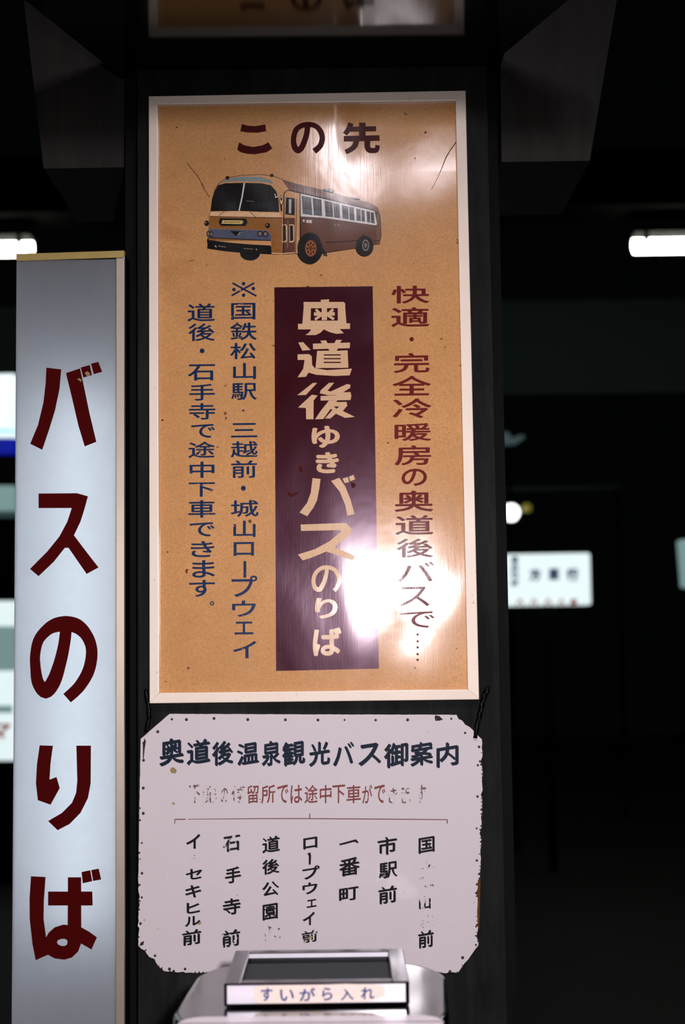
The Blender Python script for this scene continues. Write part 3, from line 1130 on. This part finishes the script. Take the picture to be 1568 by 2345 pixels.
# ------------------------------------------------------------------ lit vertical sign box
YL = -0.030
c0 = P(150, 1200, YL)
zt_b = P(150, 576, YL).z
lb = empty('lightbox_sign', (c0.x, 0.05, 0.0), 'tall narrow lit white sign box with big dark red characters beside the pillar', 'sign box')
bx0, bx1 = P(33, 1200, YL).x, P(284.5, 1200, YL).x
zb = 0.10
fx0, fx1 = bx0 + 0.0005, P(265, 1200, YL).x
ztf = P(150, 594, YL).z
DEP = 0.13
bm = bmesh.new()
add_box(bm, (bx0, YL + DEP - 0.003, zb), (bx1, YL + DEP, zt_b - 0.006))
add_box(bm, (bx0, YL + 0.005, zb), (bx0 + 0.002, YL + DEP - 0.003, zt_b - 0.006))
add_box(bm, (bx1 - 0.003, YL + 0.012, zb), (bx1 - 0.001, YL + DEP - 0.003, zt_b - 0.006))
add_box(bm, (bx0 + 0.002, YL + 0.005, zb), (bx1 - 0.002, YL + DEP - 0.003, zb + 0.002))
bm_obj('casing', bm, M['inner'], lb)
box('side_cover', (bx1 - 0.001, YL + 0.012, zb), (bx1, YL + DEP, zt_b - 0.006), M['board_side'], lb, label='dark painted side cover')
bm = bmesh.new()
a0, a1, a2, a3 = P(37, 581, YL), P(284.5, 573, YL), P(284.5, 590, YL), P(37, 598, YL)
add_prism(bm, [a0, a1, a2, a3], [q + Vector((0, 0.014, 0)) for q in (a0, a1, Vector((a1.x, a1.y, a1.z - 0.004)), Vector((a0.x, a0.y, a0.z - 0.004)))])
bevel_all(bm, 0.0012)
bm_obj('top_rail', bm, M['gold'], lb, 'yellowed top rail')
box('top_cover', (bx0, YL + 0.014, zt_b - 0.006), (bx1, YL + DEP, zt_b - 0.003), M['board_side'], lb, label='dark top cover')
bm = bmesh.new()
add_box(bm, (fx1, YL, zb), (bx1, YL + 0.012, a2.z))
bevel_all(bm, 0.001)
bm_obj('side_rail', bm, M['alu'], lb)
bm = bmesh.new()
add_box(bm, (bx0, YL, zb), (fx1, YL + 0.012, zb + 0.03))
bm_obj('bottom_rail', bm, M['alu'], lb)
bm = bmesh.new()
add_box(bm, (bx0, YL + 0.003, zb + 0.03), (fx1, YL + 0.0055, ztf))
bm_obj('face_panel', bm, M['opal'], lb, 'white translucent face')
bm = bmesh.new()
zt0, zt1 = P(150, 2140, YL).z, P(150, 885, YL).z
txc = fx0 + 0.62 * (fx1 - fx0)
add_tube(bm, [(txc, YL + 0.075, zt0), (txc, YL + 0.075, zt1)], 0.0145, 14)
bm_obj('fluorescent_tube', bm, M['tube'], lb)
for sx in (bx0 + 0.02, bx1 - 0.03):
    box('foot', (sx, YL + 0.03, 0.0), (sx + 0.02, YL + 0.10, zb), M['black'], lb)

p = Paint()
A1 = lambda x, y: (x / 3.909, 500 + y / 3.909)
A2 = lambda x, y: (x / 3.909, 1100 + y / 3.909)
A3 = lambda x, y: (x / 3.526, 1680 + y / 3.526)
p.poly(pp([(415, 1337), (548, 1352), (532, 1530), (492, 1720), (440, 1890), (378, 2072), (270, 2018), (340, 1850), (388, 1650), (408, 1480)], A1))
p.poly(pp([(590, 1385), (716, 1343), (748, 1490), (802, 1750), (862, 2000), (758, 2042), (700, 1850), (640, 1590)], A1))
p.poly(pp([(722, 1335), (803, 1313), (823, 1403), (745, 1425)], A1))
p.poly(pp([(815, 1300), (880, 1285), (914, 1374), (838, 1395)], A1))
p.begin()
p.poly(pp([(345, 118), (690, 115), (787, 143), (755, 260), (720, 370), (662, 492), (735, 590), (882, 780), (775, 838), (690, 715), (612, 603), (580, 605), (480, 730), (345, 858), (268, 793), (420, 640), (530, 505), (602, 370), (642, 248), (345, 248)], A2))
p.begin()
p.ribbon(pp([(588, 1250), (588, 1350), (572, 1480), (535, 1640), (480, 1800), (408, 1885), (340, 1810), (318, 1680), (315, 1560), (345, 1430), (420, 1340), (500, 1296), (595, 1284), (690, 1306), (768, 1378), (814, 1480), (818, 1590),
             (786, 1720), (706, 1850), (600, 1950)], A2),
         [27, 27, 27, 29, 33, 34, 28, 24, 23, 24, 27, 33, 36, 34, 28, 26, 27, 28, 27, 26], smooth=5)
p.begin()
p.poly(pp([(320, 95), (427, 98), (408, 240), (400, 372), (456, 350), (482, 440), (408, 574), (305, 537), (290, 400), (298, 250)], A3))
p.poly(pp([(616, 97), (734, 97), (732, 400), (710, 520), (650, 640), (562, 730), (465, 780), (388, 706), (500, 640), (580, 560), (614, 480), (624, 380)], A3))
p.begin()
p.poly(pp([(250, 1152), (368, 1158), (354, 1350), (352, 1500), (372, 1645), (388, 1785), (288, 1830), (262, 1700), (240, 1500), (238, 1330)], A3))
p.poly(pp([(548, 1160), (655, 1160), (656, 1580), (546, 1580)], A3))
p.poly(pp([(388, 1275), (745, 1275), (748, 1388), (388, 1388)], A3))
p.poly(pp([(658, 1118), (728, 1103), (745, 1192), (668, 1208)], A3))
p.poly(pp([(736, 1102), (796, 1090), (817, 1178), (752, 1190)], A3))
p.poly(pp([(368, 1650), (395, 1605), (440, 1565), (510, 1542), (640, 1555), (720, 1600), (782, 1645), (738, 1744), (655, 1695), (630, 1760), (580, 1808), (520, 1826), (440, 1815), (386, 1785)], A3),
       holes=[[A3(505 + 40 * math.cos(-k * 0.6283) + 6 * math.sin(k), 1686 + 30 * math.sin(-k * 0.6283)) for k in range(10)]])
p.build('lettering', YL + 0.0026, M['red_acryl'], lb, 'big dark red characters down the face')
p = Paint()
p.poly([(194, 854), (200, 850), (206, 855), (205, 860), (198, 861)])
p.begin()
p.poly([(176, 868), (182, 866), (187, 870), (185, 875), (181, 871)])
p.build('paint_chip', YL + 0.0021, M['stain'], lb, 'two small tan chips in the red paint', part='chip')

# ------------------------------------------------------------------ ashtray stand
ZT = EYE - 0.42
yb0, yf0 = -DIST + 1.877, -DIST + 1.700
tb = [PZ(541, 2177, ZT), PZ(925, 2171, ZT)]
tf = [PZ(510, 2252, ZT), PZ(934, 2246.5, ZT)]
tx0, tx1 = 0.5 * (tb[0].x + tf[0].x), 0.5 * (tb[1].x + tf[1].x)
ty1, ty0 = 0.5 * (tb[0].y + tb[1].y), 0.5 * (tf[0].y + tf[1].y)
TH = 0.026
ZD = ZT - TH - 0.003
ash = empty('ashtray_stand', (0.5 * (tx0 + tx1), -0.36, 0.0), 'polished steel ashtray stand with a slotted chrome tray, in front of the white notice', 'ashtray')
# body: rounded plan, slightly turned
dx0, dx1 = tx0 - 0.055, tx1 + 0.050
dy1, dy0 = ty1 + 0.062, ty0 - 0.11
ctr = Vector((0.5 * (dx0 + dx1), 0.5 * (dy0 + dy1), 0))


def rounded(x0, x1, y0, y1, r, n=8):
    pts = []
    for cx, cy, a0 in ((x1 - r, y1 - r, 0), (x0 + r, y1 - r, 90), (x0 + r, y0 + r, 180), (x1 - r, y0 + r, 270)):
        for k in range(n + 1):
            a = math.radians(a0 + 90 * k / n)
            pts.append((cx + r * math.cos(a), cy + r * math.sin(a)))
    return pts


def turned(pts, deg=-3.0):
    c, s = math.cos(math.radians(deg)), math.sin(math.radians(deg))
    return [(ctr.x + (x - ctr.x) * c - (y - ctr.y) * s, ctr.y + (x - ctr.x) * s + (y - ctr.y) * c) for x, y in pts]


plan = turned(rounded(dx0, dx1, dy0, dy1, 0.095, 12))
bm = bmesh.new()
loops = []
for ins, z in ((0.0, 0.06), (0.0, ZD - 0.006), (0.0015, ZD - 0.0025), (0.005, ZD - 0.0005), (0.009, ZD)):
    q = turned(rounded(dx0 + ins, dx1 - ins, dy0 + ins, dy1 - ins, 0.095 - ins, 12))
    loops.append([bm.verts.new((x, y, z)) for x, y in q])
for a, b_ in zip(loops, loops[1:]):
    n = len(a)
    for i in range(n):
        f = bm.faces.new((a[i], a[(i + 1) % n], b_[(i + 1) % n], b_[i]))
        f.smooth = True
bm.faces.new(loops[-1])
bm.faces.new(list(reversed(loops[0])))
bm_obj('body', bm, M['steel'], ash)
bm = bmesh.new()
q = turned(rounded(dx0 - 0.012, dx1 + 0.012, dy0 - 0.012, dy1 + 0.012, 0.08, 8))
add_prism(bm, [Vector((x, y, 0.06)) for x, y in q], [Vector((x, y, 0.0)) for x, y in q])
bm_obj('base', bm, M['black'], ash)
# white tin plate on the front of the deck
wb = PZ(700, 2328, ZD + 0.002).y
q = turned(rounded(dx0 + 0.010, dx1 - 0.012, dy0 + 0.006, wb + 0.003, 0.03, 8), -1.0)
bm = bmesh.new()
add_prism(bm, [Vector((x, y, ZD + 0.002)) for x, y in q], [Vector((x, y, ZD)) for x, y in q])
bm_obj('deck_plate', bm, M['white_tin'], ash, 'white enamelled front plate')
# tray frame: four sides round the opening
hx0, hx1 = PZ(572, 2190, ZT).x, PZ(890, 2185, ZT).x
hx0, hx1 = 0.5 * (hx0 + PZ(549, 2247, ZT).x), 0.5 * (hx1 + PZ(896, 2241, ZT).x)
hy1 = PZ(730, 2180.5, ZT).y
hy0 = PZ(720, 2242, ZT).y
tray = None
bm = bmesh.new()
for lo, hi in (((tx0, ty0, ZT - TH), (hx0, ty1, ZT)), ((hx1, ty0, ZT - TH), (tx1, ty1, ZT)), ((hx0, hy1, ZT - TH), (hx1, ty1, ZT)), ((hx0, ty0 + 0.0015, ZT - TH), (hx1, hy0, ZT))):
    add_box(bm, lo, hi)
bevel_all(bm, 0.0014, 2)
tray = bm_obj('tray_frame', bm, M['chrome'], ash)
box('tray_floor', (hx0, hy0, ZT - TH), (hx1, hy1, ZT - TH + 0.004), M['black'], ash)
bm = bmesh.new()
add_prism(bm, [Vector((hx0, hy1 - 0.0005, ZT - 0.0012)), Vector((hx1, hy1 - 0.0005, ZT - 0.0012)), Vector((hx1, hy1 - 0.002, ZT - 0.0062)), Vector((hx0, hy1 - 0.002, ZT - 0.0062))],
          [Vector((hx0, hy1, ZT - 0.003)), Vector((hx1, hy1, ZT - 0.003)), Vector((hx1, hy1, ZT - 0.0068)), Vector((hx0, hy1, ZT - 0.0068))])
bm_obj('added_lip', bm, M['lip_highlight'], ash, 'added sloping strip standing for the bright back wall of the slot')  # strip added to give the back inner wall its brightness
nl = 6
for k in range(nl):
    y0_ = hy0 + 0.003 + (hy1 - hy0 - 0.012) * k / nl
    bm = bmesh.new()
    z0_ = ZT - 0.012
    sec = [(y0_, z0_ - 0.004), (y0_ + 0.016, z0_ + 0.0015), (y0_ + 0.0185, z0_ + 0.0005), (y0_ + 0.003, z0_ - 0.0065)]
    add_prism(bm, [Vector((hx0, a, b_)) for a, b_ in sec], [Vector((hx1, a, b_)) for a, b_ in sec])
    bm_obj('slat', bm, M['louvre'], ash)
fy = ty0 - 0.0015
bm = bmesh.new()
fpx = PZ(517, 2256, ZT).x
add_box(bm, (tx0 + 0.0035, fy, ZT - TH + 0.0018), (tx1 - 0.0045, ty0 - 0.0006, ZT - 0.0026))
bevel_all(bm, 0.0006, 1)
bm_obj('front_plate', bm, M['plate'], ash)
box('front_edging', (tx0, ty0 - 0.0007, ZT - TH - 0.0005), (tx1, ty0 + 0.001, ZT - 0.0008), M['black'], ash, label='dark edging round the front plate')
fyy = fy - 0.0004
p = Paint()
lab = [(580, 2266), (586, 2259), (600, 2257), (700, 2256), (790, 2253), (850, 2254), (876, 2257), (883, 2266), (880, 2280), (868, 2287), (852, 2292), (820, 2294), (700, 2297), (600, 2298), (584, 2294), (579, 2282)]
p.poly(lab)
p.build('label', fyy, M['label_paper'], ash, 'cream paper label')
p = Paint()
for c, a, b_, d, e in [('す', 597, 2262, 624, 2293), ('い', 641, 2265, 673, 2293), ('が', 685, 2262, 722, 2293), ('ら', 737, 2261, 761, 2291), ('入', 779, 2264, 810, 2291), ('れ', 826, 2260, 857, 2289)]:
    G(c, a, b_, d, e, off=0.012, shear=0.03, nib=(0.018, -40))
p.build('lettering', fyy - 0.0004, M['label_ink'], ash, 'blue handwritten characters')

# ------------------------------------------------------------------ taped cables at the frame's lower corners
bm = bmesh.new()
pts = [P(x, y, -0.006) for x, y in ((1118, 1572), (1112, 1586), (1103, 1612), (1098, 1640), (1093, 1662), (1088, 1690))]
fine_p = []
for a, b_ in zip(pts, pts[1:]):
    for k in range(4):
        fine_p.append(a.lerp(b_, k / 4) + Vector((random.uniform(-.0012, .0012), 0, 0)))
fine_p.append(pts[-1])
add_tube(bm, fine_p, [0.0038 * random.uniform(0.75, 1.25) for _ in fine_p], 9)
o = bm_obj('cable', bm, M['tar'])
tag(o, 'black lumpy taped cable right of the gap between poster and notice', 'cable', 'taped cables between the two boards')
bm = bmesh.new()
pts = [P(x, y, -0.006) for x, y in ((334, 1578), (338, 1606), (342, 1632), (341, 1652), (334, 1676))]
fine_p = []
for a, b_ in zip(pts, pts[1:]):
    for k in range(4):
        fine_p.append(a.lerp(b_, k / 4) + Vector((random.uniform(-.0012, .0012), 0, 0)))
fine_p.append(pts[-1])
add_tube(bm, fine_p, [0.0032 * random.uniform(0.75, 1.25) for _ in fine_p], 9)
o = bm_obj('cable', bm, M['tar'])
tag(o, 'black lumpy taped cable beside the lit sign box, left of the notice', 'cable', 'taped cables between the two boards')

# ------------------------------------------------------------------ background
def far(px, py, d):
    return P(px, py, d - DIST)


# overhead beam carrying the fluorescent fittings
D1 = 7.0
zf = far(784, 528, D1).z
bm = bmesh.new()
add_box(bm, (-5, D1 - DIST - 0.15, zf + 0.07), (5, D1 - DIST + 0.15, zf + 0.35))
tag(bm_obj('trim_2', bm, M['black']), kind='structure')


def fitting(x0, x1, zc, label):
    t = empty('fluorescent_light', ((x0 + x1) / 2, D1 - DIST, zc), label, 'ceiling light', 'fluorescent lights under the far roof')
    yy = D1 - DIST
    bm = bmesh.new()
    add_box(bm, (x0 - 0.01, yy - 0.03, zc + 0.05), (x1 + 0.01, yy + 0.13, zc + 0.075))
    bm_obj('housing', bm, M['black'], t)
    for dy, dz, dx, rt in ((0.0, -0.035, -0.015, 0.019), (0.09, 0.016, 0.0, 0.029)):
        bm = bmesh.new()
        add_tube(bm, [(x0 + dx, yy + dy, zc + dz), (x1 - dx, yy + dy, zc + dz)], rt, 12)
        bm_obj('tube', bm, M['flu'], t)
        for xe in (x0 + 0.05, x1 - 0.05):
            box('socket', (xe - 0.012, yy + dy - 0.006, zc + dz + 0.015), (xe + 0.012, yy + dy + 0.006, zc + 0.05), M['black'], t)


zr = far(1500, 556, D1).z
fx = far(1457, 551, D1).x
fitting(fx, fx + 1.2, zr, 'twin tube fluorescent light glowing in the dark, right of the pillar')
zl = far(40, 563, D1).z
fx = far(66, 560, D1).x
fitting(fx - 1.2, fx, zl, 'twin tube fluorescent light glowing above the lit sign box')

# far fascia
D2 = 11.0
a, b_ = far(1100, 690, D2), far(1100, 905, D2)
bm = bmesh.new()
add_box(bm, (-6, D2 - DIST, b_.z), (6, D2 - DIST + 0.3, a.z))
tag(bm_obj('trim_3', bm, M['fascia']), kind='structure')

M['sign_white'] = emit('lit_sign_white', (226, 242, 244), 1.05)
M['sign_blue'] = emit('lit_sign_blue', (10, 24, 150), 0.8)
M['sign_cyan'] = emit('lit_sign_cyan', (120, 205, 225), 0.9)
M['sign_teal'] = emit('lit_sign_teal', (128, 158, 158), 0.8)
M['dim_glow'] = emit('painted_dim_glow', (70, 96, 98), 0.38)  # weak emission standing in for light caught by unlit parts
M['dim_ink'] = emit('lit_sign_dark_ink', (20, 46, 92), 0.5)
M['red_dim'] = emit('lit_sign_red_ink', (150, 40, 30), 0.6)
M['globe'] = emit('lamp_globe_glow', (255, 255, 255), 3.0)
M['amber'] = emit('amber_lamp_glow', (110, 104, 40), 0.8)


def post(parent, x, y, z):
    bm = bmesh.new()
    add_tube(bm, [(x, y, 0.0), (x, y, z)], 0.025, 12)
    return bm_obj('post', bm, M['black'], parent)


# lit bus sign at the right
D3 = 8.0
Y3 = D3 - DIST
c0 = far(1255, 1388, D3)
bs = empty('destination_sign', (c0.x, Y3, 0.0), 'small white lit sign with blue characters, glowing right of the pillar', 'lit sign')
q = [far(x, y, D3) for x, y in ((1158, 1269), (1351, 1266), (1354, 1385), (1159, 1388))]
bm = bmesh.new()
add_prism(bm, q, [v + Vector((0, 0.10, 0)) for v in q])
bevel_all(bm, 0.012, 2)
bm_obj('light_panel', bm, M['sign_white'], bs)
p = Paint()
for c, a, b_, d, e in [('方', 1211, 1302, 1238, 1330), ('面', 1256, 1302, 1280, 1329), ('行', 1297, 1301, 1324, 1330)]:
    G(c, a, b_, d, e, off=0.06)
for k, (c, y) in enumerate((('番', 1274), ('の', 1292), ('り', 1309), ('ば', 1326))):
    G(c, 1170, y, 1187, y + 16, off=0.07)
p.build('lettering', Y3 - 0.002, M['dim_ink'], bs, 'blue characters')
p = Paint()
for a, b_ in ((1182, 1198), (1214, 1230), (1246, 1264), (1278, 1292)):
    p.begin()
    p.ribbon([(a, 1386), ((a + b_) / 2, 1372), (b_, 1386)], 3.5)
p.begin()
p.poly([(1304, 1385), (1308, 1372), (1318, 1371), (1322, 1384)])
p.build('underline_marks', Y3 - 0.002, M['red_dim'], bs, 'red marks along the bottom edge', part='mark')
post(bs, c0.x, Y3 + 0.05, c0.z + 0.01)

# half seen lit sign at the right border
c0 = far(1600, 1340, D3)
rs = empty('lit_sign', (c0.x, Y3, 0.0), 'dim bluish lit panel cut off at the right border', 'lit sign')
q = [far(x, y, D3) for x, y in ((1557, 1236), (1660, 1232), (1668, 1348), (1566, 1345))]
bm = bmesh.new()
add_prism(bm, q, [v + Vector((0, 0.10, 0)) for v in q])
bevel_all(bm, 0.010, 2)
bm_obj('light_panel', bm, M['sign_teal'], rs)
post(rs, c0.x, Y3 + 0.05, c0.z + 0.01)

# small globe lamp, amber lamp and a pale reflector with its glow put in near the pillar's right edge
D3, Y3 = 8.7, 8.7 - DIST
c0 = far(1170, 1174, D3)
gl = empty('globe_lamp', (c0.x, Y3, 0.0), 'small white glowing globe lamp beside the pillar edge, above the lit sign', 'lamp')
bm = bmesh.new()
R = 0.054
lathe(bm, (c0.x, Y3, c0.z), [(0.012, -R * 0.98), (R * 0.6, -R * 0.8), (R * 0.92, -R * 0.3), (R, 0.1 * R), (R * 0.8, 0.62 * R), (0.018, 0.95 * R)], 20)
bm_obj('globe', bm, M['globe'], gl)
bm = bmesh.new()
add_tube(bm, [(c0.x, Y3 + 0.0, c0.z - R * 0.9), (c0.x, Y3 + 0.06, c0.z - 0.14), (c0.x, Y3 + 0.06, 0.0)], 0.014, 10)
bm_obj('post', bm, M['black'], gl)
a = far(1206, 1162, D3)
bm = bmesh.new()
lathe(bm, (a.x, Y3, a.z), [(0.006, -0.03), (0.026, -0.024), (0.03, 0.0), (0.02, 0.02), (0.004, 0.026)], 16)
bm_obj('side_lamp', bm, M['amber'], gl, 'small dim amber side lamp')
bm = bmesh.new()
add_tube(bm, [(a.x, Y3 + 0.01, a.z - 0.028), (a.x - 0.03, Y3 + 0.03, a.z - 0.08), (c0.x, Y3 + 0.06, c0.z - 0.16)], 0.006, 8)
bm_obj('arm', bm, M['black'], gl)

D3, Y3 = 9.6, 9.6 - DIST
c0 = far(1176, 1006, D3)
ps = empty('pale_reflector', (c0.x, Y3, 0.0), 'pale wing shaped reflector with a dim glow put in, above the globe lamp', 'reflector')
bm = bmesh.new()
q = [far(x, y, D3) for x, y in ((1150, 990), (1162, 990), (1172, 1004), (1194, 996), (1202, 1000), (1184, 1014), (1172, 1018), (1152, 1018))]
add_prism(bm, q, [v + Vector((0, 0.05, 0)) for v in q])
bm_obj('reflector_panel', bm, M['dim_glow'], ps)  # no lamp: the faint light it returns is painted as emission
bm = bmesh.new()
add_tube(bm, [(c0.x - 0.03, Y3 + 0.03, c0.z), (c0.x - 0.03, Y3 + 0.03, 0.0)], 0.012, 10)
bm_obj('post', bm, M['black'], ps)

# pale pipe
D4 = 10.2
a, b_ = far(1000, 1122, D4), far(1420, 1122, D4)
pr = empty('rail', (a.x, D4 - DIST, 0.0), 'thin pale horizontal rail in the dark right of the pillar', 'rail')
bm = bmesh.new()
add_tube(bm, [(a.x, D4 - DIST, a.z), (b_.x, D4 - DIST, a.z)], 0.016, 10)
bm_obj('bar', bm, M['fascia'], pr)
for x in (a.x + 0.02, b_.x - 0.02):
    bm = bmesh.new()
    add_tube(bm, [(x, D4 - DIST, a.z), (x, D4 - DIST, 0.0)], 0.016, 10)
    bm_obj('post', bm, M['black'], pr)

# lit things glimpsed left of the sign box
D3, Y3 = 8.0, 8.0 - DIST
c0 = far(-40, 1044, D3)
ls = empty('lit_column_sign', (c0.x, Y3, 0.0), 'tall white lit sign with a blue foot, seen past the sign box edge', 'lit sign')
bm = bmesh.new()
q = [far(x, y, D3) for x, y in ((-110, 858), (33, 856), (33, 1003), (-110, 1003))]
add_prism(bm, q, [v + Vector((0, 0.12, 0)) for v in q])
bm_obj('light_panel', bm, M['sign_white'], ls)
bm = bmesh.new()
q = [far(x, y, D3) for x, y in ((-110, 1003), (33, 1003), (30, 1036), (-110, 1036))]
add_prism(bm, q, [v + Vector((0, 0.12, 0)) for v in q])
bm_obj('blue_band', bm, M['sign_blue'], ls, 'deep blue band')
bm = bmesh.new()
q = [far(x, y, D3 - 0.004) for x, y in ((-110, 982), (33, 984), (33, 990), (-110, 988))]
add_prism(bm, q, [v + Vector((0, 0.004, 0)) for v in q])
bm_obj('cyan_stripe', bm, M['sign_cyan'], ls, 'thin cyan stripe')
post(ls, c0.x, Y3 + 0.06, c0.z + 0.02)

c0 = far(-40, 1745, D3)
ks = empty('lit_kiosk_sign', (c0.x, Y3 - 0.1, 0.0), 'stacked white lit kiosk panels with a red character, seen past the sign box edge', 'lit sign')
D5 = D3 - 0.1


def slab(name, y0, y1, m, label=None, x1=31):
    bm = bmesh.new()
    q = [far(x, y, D5) for x, y in ((-120, y0), (x1, y0), (x1, y1), (-120, y1))]
    add_prism(bm, q, [v + Vector((0, 0.2, 0)) for v in q])
    return bm_obj(name, bm, m, ks, label)


slab('hood', 1112, 1170, M['sign_teal'], 'pale teal hood, the light on it put in as a glow')  # emission stands in for light falling on it from above
slab('hood_falloff', 1170, 1185, M['dim_glow'], 'lower edge of the hood, fading light put in as a dimmer glow')  # downward fade of that light, painted as a dimmer strip
slab('back_panel', 1185, 1376, M['black'], 'dark recess')
slab('upper_panel', 1376, 1434, M['sign_white'])
slab('display', 1434, 1536, M['sign_teal'], 'grey teal display')
slab('lower_panel', 1536, 1742, M['sign_white'])
slab('stand', 1742, 2400, M['black'])
p = Paint()
G('マ', -26, 1657, 25, 1692, off=0.03)
p.build('lettering', D5 - DIST - 0.003, M['red_dim'], ks, 'red character')
p = Paint()
p.ribbon([(-110, 1624), (29, 1624)], 18)
p.build('grey_band', D5 - DIST - 0.003, M['sign_teal'], ks, 'grey band')
